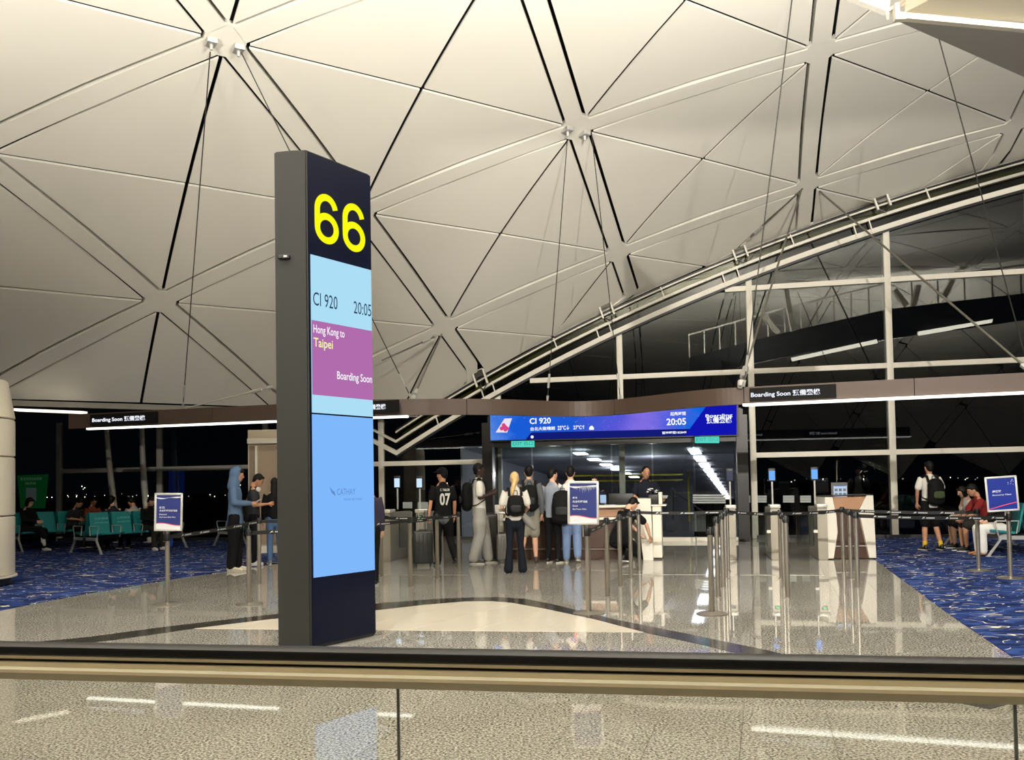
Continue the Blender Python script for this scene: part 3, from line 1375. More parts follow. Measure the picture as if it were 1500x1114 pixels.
# panels facing the glass on the rear of the band (their mirror writing shows in the glass)
for x0, x1 in ((1120, 1215), (1330, 1425)):
    d = (right[-1] - right[0]).normalized()
    n = V((-d.y, d.x, 0))
    c0, c1 = fl(x0, 588, FZ0), fl(x1, 588, FZ0)
    u0 = (c0 - right[0]).dot(d); u1 = (c1 - right[0]).dot(d)
    A = right[0] + d * u0 + n * .115
    B = right[0] + d * u1 + n * .115
    A.z = B.z = FZ0 + .035
    bm = NB()
    slab(bm, [A, B, B + V((0, 0, .235)), A + V((0, 0, .235))], n, .015)
    pn = obj('rear_status_panel', bm, PAN, fas)
    text('rear_lettering', 'Boarding Soon 預備登機', B + V((0, 0, .06)) - d * .05 + n * .02, -d, (0, 0, 1), (B - A).length * .8, .11, LEDT, pn, off=.008, bold=.02)
bm = NB()
a, b = right[0] + n * .12, right[-1] + n * .12
slab(bm, [a, b, b + n * .05, a + n * .05], (0, 0, -1), .03)
obj('rear_light_strip', bm, emit('rear_strip', (255, 253, 244), 1.6), fas)

# ceiling light slot seen at far left, under the next vault
bm = NB()
p, q = pt(20, 602, 17.6), pt(122, 606, 18.6)
slab(bm, [p, q, q + V((0, .18, 0)), p + V((0, .18, 0))], (0, 0, 1), .05)
lt = tag(obj('linear_ceiling_light', bm, emit('slot_white', (255, 244, 220), 1.8)), 'short white linear light under the vault edge, upper left', 'light')

# ---------------- suspension cables
WIRE = mat('steel_cable', (62, 60, 56), .45, metal=.5)
RODM = mat('steel_tie_rod', (120, 116, 106), .4, metal=.6)


def cable(p, q, r, label, cat='cable', m=WIRE, group='thin hanger cables of the bronze fascia', fit=True, swell=None):
    e = empty('hanger_cable' if cat == 'cable' else 'tie_rod', V(p), label=label, cat=cat, group=group)
    p, q = V(p), V(q)
    bm = NB()
    cyl(bm, V((0, 0, 0)), q - p, r, seg=6)
    obj('cable', bm, m, e, smooth=60)
    if fit:
        d = (q - p)
        L = d.length
        d.normalize()
        bm = NB()
        e0 = (q - p) - d * .55
        cyl(bm, e0, e0 + d * .28, r * 2.6, seg=8)
        cyl(bm, q - p - d * .12, q - p, r * 3, r * 2, seg=8)
        obj('turnbuckle', bm, ALU, e, smooth=40)
    return e


def ceil_hit(x, y):
    """ceiling point behind a pixel"""
    d = ray(x, y)
    t = 2.0
    while t < 60:
        P = EYEP + d * t
        cc = P.dot(RX) - C0
        if abs(cc) < RR and P.z > Z0 + math.sqrt(RR * RR - cc * cc):
            break
        t += .03
    return EYEP + d * t


def fascia_top(px, ytop):
    return fl(px, ytop, FZ1)


cable(ceil_hit(308, 75), fl(265, 597, FZ1) + V((0, .1, 0)), .009, 'thin hanger cable falling from the upper left ceiling node', group=None)
cable(ceil_hit(348, 66), fl(602, 584, FZ1) + V((0, .1, 0)), .009, 'thin cable running from the upper left node down behind the gate totem', group=None)
cable(ceil_hit(831, 205), fl(802, 588, FZ1) + V((0, .1, 0)), .009, 'thin hanger cable falling from the central ceiling node to the fascia wave', group=None)
cable(ceil_hit(866, 190), fl(910, 587, FZ1) + V((0, .1, 0)), .009, 'thin hanger cable from the central node, right of its twin', group=None)
cable(ceil_hit(1160, 0), fl(1092, 566, FZ1) + V((0, .1, 0)), .010, 'long thin cable from the top edge down to the start of the right fascia wing', group=None)
cable(pt(1375, 55, 12.5), fl(1511, 545, FZ1) + V((0, .05, 0)), .010, 'long thin cable crossing the upper right ceiling', group=None, fit=False)
# tie rods
n40 = node_pt(4, 0)
n22 = node_pt(2, -2)
cable(ceil_hit(1174, 278), fl(1085, 566, FZ1) + V((0, .05, 0)), .022, 'steel tie rod slanting from the right ceiling node to the fascia joint', 'rod', RODM, None)
cable(ceil_hit(1176, 276), onp(1095, 352, FD - .5, FS), .020, 'short steel tie rod from the right node to the arch bracket', 'rod', RODM, None)
cable(ceil_hit(1200, 280), pt(1530, 562, 15.2), .022, 'long steel tie rod running down right across the glass wall', 'rod', RODM, None)
cable(ceil_hit(647, 490), fl(604, 584, FZ1) + V((0, .1, 0)), .018, 'steel tie rod from the lower ceiling node to the fascia end', 'rod', RODM, None)
cable(pt(560, 528, 19), pt(640, 492, 20.4), .016, 'pale tie rod reaching left from the lower ceiling node', 'rod', RODM, None)
cable(fl(272, 597, FZ1) + V((0, .1, 0)), pt(400, 567, 15.8), .014, 'pale rod rising right from the left fascia hanger', 'rod', mat('pale_rod', (190, 184, 170), .4, metal=.3), None)

# ---------------- gate totem
P1 = pt(452, 600, 7.84); P2 = pt(546.5, 600, 8.51); P0 = pt(403.5, 600, 7.88); PFc = pt(430, 600, 7.86)
P3 = P0 + (P2 - P1)
tot = empty('gate_totem', V((P1.x, P1.y, 0)), label='tall dark gate display totem with a yellow 66', cat='display')
T0 = V((P1.x, P1.y, 0))
TH_ = 4.62


def tl(p):
    return (p.x - T0.x, p.y - T0.y)


bm = NB()
prism(bm, [tl(p) for p in (P0, PFc, P1, P2, P3)], .02, TH_)
bmesh.ops.bevel(bm, geom=[e for e in bm.edges], offset=.012, segments=2, affect='EDGES')
obj('casing', bm, mat('totem_dark_metal', (40, 40, 37), .5, metal=.15), tot, smooth=30)
fx = (P2 - P1); fx.z = 0
FWD = fx.length
fx.normalize()
fn = V((fx.y, -fx.x, 0))          # out of the face


def tf_(u, z, o=0.0):
    return fx * u + fn * o + V((0, 0, z))


def tquad(name, u0, u1, z0, z1, m, o, t=.008, parent=tot):
    bm = NB()
    slab(bm, [tf_(u0, z0, o), tf_(u1, z0, o), tf_(u1, z1, o), tf_(u0, z1, o)], fn, t)
    return obj(name, bm, m, parent)


tquad('front_glass', .012, FWD - .01, .05, TH_ - .02, mat('totem_navy_glass', (7, 13, 36), .3, spec=.25), .001)
U0 = .03
scr = tquad('upper_screen', U0, FWD - .02, 2.18, 3.645, emit('screen_pale_blue', (172, 222, 246), 1.0), .010)
tquad('magenta_banner', U0, FWD - .02, 2.345, 3.035, emit('screen_mauve', (176, 108, 172), 1.0), .0185, .001, scr)
lsc = tquad('lower_screen', U0, FWD - .02, .668, 2.165, emit('screen_sky_blue', (128, 184, 252), 1.0), .010)
YL = emit('neon_yellow', (250, 250, 20), 1.0)


def six(u0, z0, w, h, t):
    """one grotesque 6 as a ribbon of width t, lower-left corner (u0, z0)"""
    cx, r = u0 + w / 2, w / 2 - t / 2
    bh = h * .62                     # height of the bowl
    rv = bh / 2 - t / 2
    cz = z0 + bh / 2
    path = []
    for k in range(29):              # the closed bowl
        a = PI + 2 * PI * k / 28
        path.append((cx + r * math.cos(a), cz + rv * math.sin(a)))
    stem = [(cx - r, cz + rv * .1), (cx - r * 1.0, z0 + h * .50), (cx - r, z0 + h * .60)]
    zc = z0 + h * .66
    rt = h * .34 - t / 2
    for k in range(15):              # back of the 6, up and over to the right
        a = PI - math.radians(166) * k / 14
        stem.append((cx + r * math.cos(a) * (1 if a > PI / 2 else .95), zc + rt * math.sin(a)))
    bm = NB()
    for P_, closed in ((path, True), (stem, False)):
        L_, R_ = [], []
        n = len(P_)
        for k, p in enumerate(P_):
            q0 = P_[k - 1] if k else (P_[-2] if closed else p)
            q1 = P_[k + 1] if k < n - 1 else (P_[1] if closed else p)
            d = V((q1[0] - q0[0], q1[1] - q0[1])).normalized()
            m_ = V((-d.y, d.x)) * (t / 2)
            o_ = .0115 if closed else .0110
            L_.append(bm.verts.new(tf_(p[0] + m_.x, p[1] + m_.y, o_)))
            R_.append(bm.verts.new(tf_(p[0] - m_.x, p[1] - m_.y, o_)))
        for k in range(n - 1):
            bm.faces.new((L_[k], L_[k + 1], R_[k + 1], R_[k]))
    return obj('gate_digit', bm, YL, tot)


six(.085, 3.785, .30, .475, .066)
six(.435, 3.785, .30, .475, .066)
INK = emit('screen_ink', (40, 58, 84), 1.0)
WH = emit('screen_white', (250, 250, 255), 1.05)
text('flight_number', 'CI 920', tf_(.045, 3.175, .022), fx, (0, 0, 1), .30, .125, INK, scr)
text('departure_time', '20:05', tf_(.555, 3.175, .022), fx, (0, 0, 1), .235, .12, INK, scr)
text('from_city', 'Hong Kong to', tf_(.045, 2.895, .022), fx, (0, 0, 1), .385, .10, WH, scr, bold=.008)
text('destination', 'Taipei', tf_(.045, 2.765, .022), fx, (0, 0, 1), .235, .11, emit('screen_cream_yellow', (246, 246, 170), 1.0), scr, bold=.012)
text('boarding_status', 'Boarding Soon', tf_(.33, 2.49, .022), fx, (0, 0, 1), .46, .10, WH, scr, bold=.008)
LOGO = emit('screen_logo_blue', (92, 138, 200), 1.0)
text('airline_name', 'CATHAY', tf_(.315, 1.415, .02), fx, (0, 0, 1), .235, .06, LOGO, lsc)
text('airline_tagline', 'MOVE BEYOND', tf_(.40, 1.36, .02), fx, (0, 0, 1), .24, .022, LOGO, lsc)
bm = NB()
b_ = [(0.225, 1.50), (.25, 1.44), (.30, 1.405), (.285, 1.45), (.265, 1.455)]
bm.faces.new([bm.verts.new(tf_(u, z, .0195)) for u, z in b_])
obj('brushwing_mark', bm, LOGO, lsc)
bm = NB()
prism(bm, [tl(p) for p in (P0 + (P0 - P3) * .02, P1 + fn * .05 - fx * .03, P2 + fn * .05 + fx * .05, P3 + (P3 - P0) * .02)], .0, .02)
obj('base_plate', bm, ALU, tot)
# small camera on the near side
cmn = V((P0.x + P1.x, P0.y + P1.y, 0)) / 2
bm = NB()
c_ = (P0 * .68 + P1 * .32) - T0
box(bm, (c_.x, c_.y - .03, 3.62), (.11, .03, .04), .008)
cyl(bm, (c_.x - .02, c_.y - .045, 3.62), (c_.x - .02, c_.y - .052, 3.62), .012, seg=12)
obj('side_camera', bm, BLK, tot)
bm = NB()
box(bm, (c_.x + .018, c_.y - .047, 3.622), (.03, .006, .018))
obj('camera_window', bm, mat('pale_lens', (190, 190, 186), .3), tot)

# ---------------- moving-walkway balustrade in front
bal = empty('walkway_balustrade', (0, 0, 0), label='glass balustrade with black rubber handrail and gold trim across the foreground', cat='handrail')
ha, hb = V((-1.74, 2.92, 0)), V((1.42, 2.36, 0))
hd = (hb - ha).normalized()
hn = V((-hd.y, hd.x, 0))
A, B = ha - hd * 1.2, hb + hd * 1.2


def bar_profile(name, prof, m, smooth=30, A=A, B=B):
    """extrude (offset across, z) profile along the rail"""
    bm = NB()
    r = [[bm.verts.new(P + hn * o + V((0, 0, z))) for o, z in prof] for P in (A, B)]
    n = len(prof)
    for k in range(n):
        bm.faces.new((r[0][k], r[0][(k + 1) % n], r[1][(k + 1) % n], r[1][k]))
    bm.faces.new(r[0]); bm.faces.new(r[1])
    return obj(name, bm, m, bal, smooth=smooth)


zt = .995
prof = []
for k in range(9):
    t = PI * k / 8
    prof.append((-.040 * math.cos(t), zt - .016 + .016 * math.sin(t)))
prof = [(o, z) for o, z in prof]
prof += [(.040, zt - .034), (.030, zt - .040), (-.030, zt - .040), (-.040, zt - .034)]
bar_profile('rubber_handrail', prof, mat('black_rubber', (16, 15, 15), .45, spec=.3))
GOLD = mat('champagne_aluminium', (226, 210, 174), .42, metal=.12)
GOLD2 = mat('dark_champagne_aluminium', (170, 160, 134), .45, metal=.1)
bar_profile('upper_trim', [(-.030, zt - .050), (.03, zt - .050), (.03, zt - .040), (-.030, zt - .040)], GOLD)
bar_profile('dark_groove', [(-.018, zt - .060), (.018, zt - .060), (.018, zt - .050), (-.018, zt - .050)], BLK)  # recessed black bar between the trims
bar_profile('main_trim', [(-.034, zt - .078), (-.026, zt - .098), (.026, zt - .098), (.034, zt - .078), (.034, zt - .060), (-.034, zt - .060)], GOLD)
bar_profile('trim_bead', [(-.046, zt - .083), (-.034, zt - .085), (-.034, zt - .076), (-.042, zt - .076)], mat('bright_bead', (255, 248, 222), .3))
bar_profile('lower_trim', [(-.024, zt - .120), (.024, zt - .120), (.024, zt - .098), (-.024, zt - .098)], GOLD2)


def rail_at(px):
    d = ray(px, 1050)
    # intersect with the rail's vertical plane
    t = (A - EYEP).dot(hn) / d.dot(hn)
    p = EYEP + d * t
    return p


cuts = [A] + [V((rail_at(x).x, rail_at(x).y, 0)) for x in (583.5, 1487)] + [B]
for a, b in zip(cuts, cuts[1:]):
    a2, b2 = a + hd * .003, b - hd * .003
    bm = NB()
    slab(bm, [a2 + V((0, 0, .05)), b2 + V((0, 0, .05)), b2 + V((0, 0, zt - .11)), a2 + V((0, 0, zt - .11))], hn, .010)
    obj('glass_panel', bm, GLASS2, bal)
for c in cuts[1:3]:
    bm = NB()
    beam(bm, c + V((0, 0, .05)), c + V((0, 0, zt - .12)), .006, .012, hn)
    obj('panel_joint', bm, mat('grey_gasket', (84, 86, 84), .6), bal)
bar_profile('skirting', [(-.06, 0), (.06, 0), (.06, .05), (-.06, .05)], ALU)
# ================================================================== THINGS
# ---------------- queue posts and belts
POSTS = {}
PIN = mat('belt_black', (16, 16, 17), .7)
PRINT = mat('belt_print_white', (206, 206, 204), .7)


def make_post(name, x, y, disc, label, group, h=None):
    p = fl(x, y)
    on_carpet = name.startswith('c')
    e = empty('queue_post', (p.x, p.y, .006 if on_carpet else 0), label=label, cat='barrier post', group=group)
    h = h or (.97 if disc else 1.03)
    bm = NB()
    cyl(bm, (0, 0, .012 if disc else 0), (0, 0, h - .09), .031, seg=16)
    obj('pole', bm, SS, e, smooth=40)
    bm = NB()
    lathe(bm, (0, 0, h - .09), [(0, 0), (.033, 0), (.033, .075), (.028, .088), (0, .09)], 16)
    box(bm, (0, 0, h - .05), (.075, .05, .06), .006)
    obj('belt_head', bm, BLK, e, smooth=40)
    bm = NB()
    if disc:
        lathe(bm, (0, 0, 0), [(0, 0), (.172, 0), (.172, .008), (.15, .016), (.05, .026), (.036, .03), (0, .03)], 32)
    else:
        lathe(bm, (0, 0, 0), [(0, 0), (.045, 0), (.045, .006), (.034, .010), (0, .010)], 16)
    obj('base', bm, SS, e, smooth=40)
    POSTS[name] = V((p.x, p.y, h - .055))
    return e


G1 = 'slim steel queue posts'
make_post('a1', 365, 886, True, 'steel queue post on a disc base, just left of the gate totem', G1)
make_post('a2', 380, 857, False, 'slim steel queue post behind the disc-based one left of the totem', G1)
make_post('b0', 559, 846, False, 'slim steel post at the right edge of the totem', G1)
make_post('b1', 601.5, 861, False, 'slim steel post in front of the black suitcase', G1)
make_post('b2', 641, 848.5, False, 'slim steel post beside the 07 jersey man', G1)
make_post('b3', 672.5, 839, False, 'slim steel post in front of the grey trousers', G1)
make_post('m1', 890.5, 875, False, 'steel post nearest in the row right of the Gold sign', G1)
make_post('m2', 909, 860, False, 'second steel post in the row right of the Gold sign', G1)
make_post('m3', 924.6, 848, False, 'third steel post in the row right of the Gold sign', G1)
make_post('m4', 937, 837.6, False, 'farthest steel post in the row right of the Gold sign', G1)
make_post('n0', 1043, 900, True, 'steel queue post on a round disc base in front of the entrance', G1)
make_post('n1', 1052, 876, False, 'first slim post behind the disc-based post at the entrance', G1)
make_post('n2', 1059.5, 861, False, 'second slim post behind the disc-based post at the entrance', G1)
make_post('n3', 1064, 848, False, 'third slim post behind the disc-based post at the entrance', G1)
make_post('n4', 1067, 837.6, False, 'fourth and farthest slim post behind the disc-based entrance post', G1)
make_post('q1', 1153.8, 876.5, False, 'nearest steel post of the three left of the white pod', G1)
make_post('q2', 1148.5, 861.5, False, 'middle steel post of the three left of the white pod', G1)
make_post('q3', 1144.8, 848.5, False, 'rear steel post of the three left of the white pod', G1)
make_post('r1', 1256.5, 862, False, 'rightmost steel post in front of the white pod', G1)
make_post('r2', 1247, 849, False, 'middle steel post in front of the white pod', G1)
make_post('r3', 1236, 838, False, 'leftmost steel post in front of the white pod', G1)
make_post('c1', 1434, 837, True, 'steel queue post on the blue carpet beside the Economy Class sign', G1)


def belt_marks(bm, p, q, n, face):
    L = (q - p).length
    d = (q - p).normalized()
    up = V((0, 0, 1))
    c = .28
    while c < L - .2:
        o = p + d * c + face * .0035
        for poly in ([(0, -.012), (.02, .006), (.045, .014), (.035, .002), (.055, -.004), (.03, -.006)],):
            bm.faces.new([bm.verts.new(o + d * u + up * v) for u, v in poly])
        for k in range(6):
            u = .065 + k * .022
            bm.faces.new([bm.verts.new(o + d * (u + a) + up * b) for a, b in ((0, -.010), (.014, -.010), (.016, .006), (.002, .006))])
        c += .42


def belt(a, b, label, sag=.02):
    p = POSTS[a] if isinstance(a, str) else V(a)
    q = POSTS[b] if isinstance(b, str) else V(b)
    p, q = p.copy(), q.copy()
    d = (q - p).normalized()
    e = empty('barrier_belt', p, label=label, cat='belt', group='black retractable belts with white prints')
    n = 6
    n_ = V((-d.y, d.x, 0)).normalized()
    if n_.y > 0:
        n_ = -n_
    bm = NB()
    pr = NB()
    pts = []
    for k in range(n + 1):
        t = k / n
        pts.append((q - p) * t - V((0, 0, sag * 4 * t * (1 - t))))
    for s, t in zip(pts, pts[1:]):
        slab(bm, [s - V((0, 0, .025)), t - V((0, 0, .025)), t + V((0, 0, .025)), s + V((0, 0, .025))], n_, .002)
    bmesh.ops.remove_doubles(bm, verts=bm.verts, dist=.0005)
    obj('webbing', bm, PIN, e)
    c = .28
    L = (q - p).length
    up = V((0, 0, 1))
    while c < L - .22:
        t = c / L
        o = (q - p) * t - V((0, 0, sag * 4 * t * (1 - t))) + n_ * .005
        dd = d if d.x > 0 else -d
        pr.faces.new([pr.verts.new(o + dd * u + up * v) for u, v in [(0, -.014), (.022, .010), (.05, .016), (.036, .004), (.06, -.004), (.03, -.004)]])
        for k in range(6):
            u = .075 + k * .024
            pr.faces.new([pr.verts.new(o + dd * (u + a_) + up * b_) for a_, b_ in ((0, -.010), (.015, -.010), (.017, .007), (.002, .007))])
        c += .40
    if len(pr.faces):
        o = obj('belt_print', pr, PRINT, e)
        o['kind'] = 'stuff'
    else:
        pr.free()
    return e


# ---------------- sign stands
POSTER = mat('poster_blue', (38, 50, 112), .5, spec=.3, noise=.15, nscale=3)
POSTER_R = mat('poster_royal_blue', (22, 42, 128), .5, spec=.3)
FRAMEW = mat('silver_snap_frame', (206, 206, 202), .35, metal=.25)
PW = mat('poster_white', (236, 236, 240), .5)
PR_ = mat('poster_red_curve', (206, 70, 96), .5)


def sign_stand(name, bx, by, cx, y0, y1, w_px, yaw, roll, label, lines, poster, style, carpet=False, pole_top=None):
    p = fl(bx, by)
    sc_ = p.y / FPX
    hor = 708 - .0176 * (cx - 750)
    z0, z1 = 1.5 - (y1 - hor) * sc_, 1.5 - (y0 - hor) * sc_
    w = w_px * sc_ / math.cos(yaw)
    e = empty('sign_stand', (p.x, p.y, .006 if carpet else 0), label=label, cat='sign', group='poster signs on steel stands')
    px = (cx - bx) * sc_ - (.0176 * 1.0)
    bm = NB()
    lathe(bm, (0, 0, 0), [(0, 0), (.18, 0), (.18, .008), (.155, .017), (.05, .027), (.036, .03), (0, .03)], 32)
    obj('base', bm, SS, e, smooth=40)
    bm = NB()
    cyl(bm, (0, 0, .02), (0, 0, z0 + .02), .030, seg=16)
    obj('pole', bm, SS, e, smooth=40)
    bm = NB()
    box(bm, (0, -.02, z0 - .08), (.07, .07, .10), .008)
    obj('belt_head', bm, BLK, e, smooth=40)
    bm = NB()
    cyl(bm, (-.045, .0, z0 - .14), (-.045, .0, z0 + .03), .006, seg=8)
    obj('clip_rod', bm, ALU, e, smooth=40)
    mt = M.Translation((px, -.035, (z0 + z1) / 2)) @ M.Rotation(yaw, 4, 'Z') @ M.Rotation(roll, 4, 'Y')
    h = z1 - z0
    bm = NB()
    t = .028
    box(bm, (0, 0, h / 2 - t / 2), (w, .018, t), .006, mt)
    box(bm, (0, 0, -h / 2 + t / 2), (w, .018, t), .006, mt)
    box(bm, (-w / 2 + t / 2, 0, 0), (t, .018, h), .006, mt)
    box(bm, (w / 2 - t / 2, 0, 0), (t, .018, h), .006, mt)
    box(bm, (0, .006, 0), (w - .02, .006, h - .02), 0, mt)
    f = obj('sign_frame', bm, FRAMEW, e, smooth=40)
    iw, ih = w - 2 * t + .004, h - 2 * t + .004
    bm = NB()
    box(bm, (0, -.001, 0), (iw, .006, ih), 0, mt)
    po = obj('poster', bm, poster, e)
    ux, uz = (mt.to_3x3() @ V((1, 0, 0))), (mt.to_3x3() @ V((0, 0, 1)))
    org = mt @ V((-iw / 2, -.0055, -ih / 2))

    def P(u, v, o=.001):
        return org + ux * (u * iw) + uz * (v * ih) - (mt.to_3x3() @ V((0, 1, 0))) * o
    if style == 'wave':
        bm = NB()
        bot = [(k / 14, .13 + .035 * math.sin(k / 14 * 4.2 + .8)) for k in range(15)]
        bm.faces.new([bm.verts.new(P(u, v)) for u, v in [(0, 0)] + [(1, 0)] + list(reversed(bot))])
        obj('white_wave', bm, PW, po)
        bm = NB()
        top = [(k / 14, .93 - .02 * math.sin(k / 14 * 5)) for k in range(15)]
        for (a, b) in zip(top, top[1:]):
            bm.faces.new([bm.verts.new(P(u, v)) for u, v in (a, b, (b[0], b[1] - .02 - .015 * math.sin(b[0] * 9)), (a[0], a[1] - .02 - .015 * math.sin(a[0] * 9)))])
        if 'Gold' in ' '.join(l[0] for l in lines):
            random.seed(3)
            for k in range(26):
                u = .12 + .86 * k / 26
                l = .06 + .14 * random.random() * math.sin(PI * (k + 2) / 28)
                a = P(u, .93); b = P(u + .015, .93); c = P(u + .03 + .05 * (u - .4), .93 - l, .0012)
                bm.faces.new([bm.verts.new(q) for q in (a, b, c)])
        obj('white_spray', bm, PW, po)
        bm = NB()
        rb = [(k / 14, .155 + .035 * math.sin(k / 14 * 4.2 + .8)) for k in range(15)]
        for a, b in zip(rb, rb[1:]):
            bm.faces.new([bm.verts.new(P(u, v, .0008)) for u, v in (a, b, (b[0], b[1] - .03), (a[0], a[1] - .03))])
        obj('red_wave', bm, PR_, po)
    else:
        bm = NB()
        rb = [(k / 14, .07 + .05 * math.sin(k / 14 * 3 - .4) + .13 * (k / 14) ** 2) for k in range(15)]
        for a, b in zip(rb, rb[1:]):
            bm.faces.new([bm.verts.new(P(u, v, .0008)) for u, v in (a, b, (b[0], b[1] - .025), (a[0], a[1] - .025))])
        obj('pink_curve', bm, PR_, po)
        bm = NB()
        random.seed(5)
        for k in range(9):
            u, v, r = .74 + .2 * random.random(), .76 + .18 * random.random(), .010
            bm.faces.new([bm.verts.new(P(u + r * 1.4 * math.cos(q * PI / 3), v + r * math.sin(q * PI / 3))) for q in range(6)])
        o = obj('star_print', bm, PW, po)
        o['kind'] = 'stuff'
    for s, u, v, wu, hv, bold in lines:
        text('poster_lettering', s, P(u, v, .0005), ux, uz, wu * iw, hv * ih, PW, po, off=.0012, bold=bold)
    POSTS[name] = V((p.x, p.y, z0 - .08))
    return e


sign_stand('s1', 245.5, 886, 251, 722.5, 778, 40.5, .05, .02, 'blue Diamond poster on a steel stand at the left carpet edge',
           [('鑽石', .13, .60, .22, .065, .02), ('天合聯盟超級精英', .13, .51, .74, .06, .02), ('Diamond', .13, .41, .30, .045, .01), ('SkyTeam Elite Plus', .13, .32, .66, .05, .01)], POSTER, 'wave')
sign_stand('s2', 862.5, 899, 859.5, 705, 768.5, 45.5, -.08, .015, 'blue Gold poster on a steel stand in the middle of the hall',
           [('金卡', .10, .60, .18, .06, .02), ('天合聯盟精英', .10, .50, .56, .06, .02), ('Gold', .10, .40, .19, .045, .01), ('SkyTeam Elite', .10, .31, .52, .05, .01)], POSTER, 'wave')
sign_stand('s3', 1480.5, 848.5, 1472, 698.5, 750, 44, -.12, -.055, 'royal blue Economy Class poster on a stand at the right edge',
           [('經濟艙', .16, .55, .32, .075, .02), ('Economy Class', .16, .44, .66, .055, .01)], POSTER_R, 'curve', carpet=True)

# belts
belt('s1', 'a2', 'belt from the Diamond sign to the second post left of the totem')
belt('a1', 'b1', 'belt passing behind the totem from its left disc-based post')
belt('a2', 'b0', 'belt behind the totem, the farther of the two')
belt('b1', 'b2', 'belt between the posts in front of the black suitcase')
belt('b2', 'b3', 'belt from the jersey man\'s post to the grey trousers\' post')
belt('b0', 'b2', 'rear belt running behind the post at the suitcase')
belt('s2', 'm1', 'short belt rising from the Gold sign to the first post on its right')
belt('m1', 'm2', 'belt joining first and second post right of the Gold sign')
belt('m2', 'm3', 'belt joining second and third post right of the Gold sign')
belt('m3', 'm4', 'belt joining third and farthest post right of the Gold sign')
belt('m4', 'n4', 'long belt across the entrance from the crouching man to the farthest post')
belt('n0', 'n1', 'belt from the disc-based entrance post to the post behind it')
belt('n1', 'n2', 'belt joining first and second slim post at the entrance')
belt('n2', 'n3', 'belt joining second and third slim post at the entrance')
belt('n3', 'n4', 'belt joining third and farthest slim post at the entrance')
belt('n4', 'q3', 'belt from the farthest entrance post to the rear post left of the pod')
belt('q1', 'q2', 'belt joining nearest and middle post left of the pod')
belt('q2', 'q3', 'belt joining middle and rear post left of the pod')
belt('q3', 'r3', 'belt from the rear post across to the white pod\'s leftmost post')
belt('r1', 'r2', 'belt joining rightmost and middle post at the white pod')
belt('r2', 'r3', 'belt joining middle and leftmost post at the white pod')
belt('r3', 'c1', 'long belt from the white pod to the post on the blue carpet')
belt('r1', 's3', 'long belt from the white pod to the Economy Class sign')

# ---------------- boarding desk
WLAM = mat('white_laminate', (226, 220, 206), .35)
TAN = mat('tan_wood', (160, 122, 92), .45, noise=.08, nscale=6)
BRWN = mat('brown_laminate', (72, 50, 39), .4, noise=.08, nscale=6)
dc = fl(835, 820.5)
DD = dc.y + FS * dc.x


def dp(x, z, d=0.0):
    """desk frame: X along the front, z up, d back"""
    return V((x, DD - FS * x, z)) + FN * d


dx0, dx1 = onp(738, 760, DD, FS).x, onp(953, 760, DD, FS).x
desk = empty('boarding_desk', dp(dx0, 0), label='long brown and white boarding desk under the LED board', cat='desk')


def dadd(name, bm, m, parent=desk, **k):
    o = obj(name, bm, m, None, **k)
    seat_under(o, desk).parent = parent
    if parent is not desk:
        o.data.transform(M.Identity(4))
    return o


def dbox(name, x0, x1, z0, z1, d0, d1, m, bev=.004):
    bm = NB()
    slab(bm, [dp(x0, z0, d0), dp(x1, z0, d0), dp(x1, z1, d0), dp(x0, z1, d0)], FN, d1 - d0)
    if bev:
        bmesh.ops.bevel(bm, geom=list(bm.edges), offset=bev, segments=1, affect='EDGES')
    return dadd(name, bm, m)


dbox('front_panel', dx0, dx1 - .42, .22, .76, .02, .06, BRWN)
dbox('kick_strip', dx0, dx1 - .42, .19, .215, .015, .05, mat('grey_metal_strip', (150, 140, 126), .3, metal=.6))
dbox('plinth', dx0, dx1 - .42, .0, .185, .05, .10, BRWN)
dbox('lower_shelf', dx0 - .02, dx1 - .42, .765, .815, -.12, .30, WLAM, .01)
dbox('upper_fascia', dx0, dx1 - .40, .82, .99, .06, .10, TAN)
dbox('counter_top', dx0 - .05, dx1 - .36, .995, 1.04, -.10, .62, WLAM, .012)
dbox('back_panel', dx0, dx1 - .3, .0, .98, .60, .64, WLAM)
# white end walls
bm = NB()
xa = onp(724, 800, DD, FS).x
slab(bm, [dp(xa, 0, .1), dp(dx0 - .03, 0, .1), dp(dx0 - .03, 1.07, .1), dp(xa, 1.07, .1)], FN, .5)
dadd('left_end_wall', bm, WLAM)
bm = NB()
xs_ = [onp(a, b, DD, FS).x for a, b in ((927, 733), (953, 733), (957, 812), (944, 812), (936, 770))]
slab(bm, [dp(xs_[3] - .02, 0, -.05), dp(xs_[2], 0, -.05), dp(xs_[1], 1.16, -.05), dp(xs_[0], 1.16, -.05), dp(xs_[0] + .02, .75, -.05), dp(xs_[4] + .02, .55, -.05)], FN, .75)
dadd('right_end_wall', bm, WLAM)

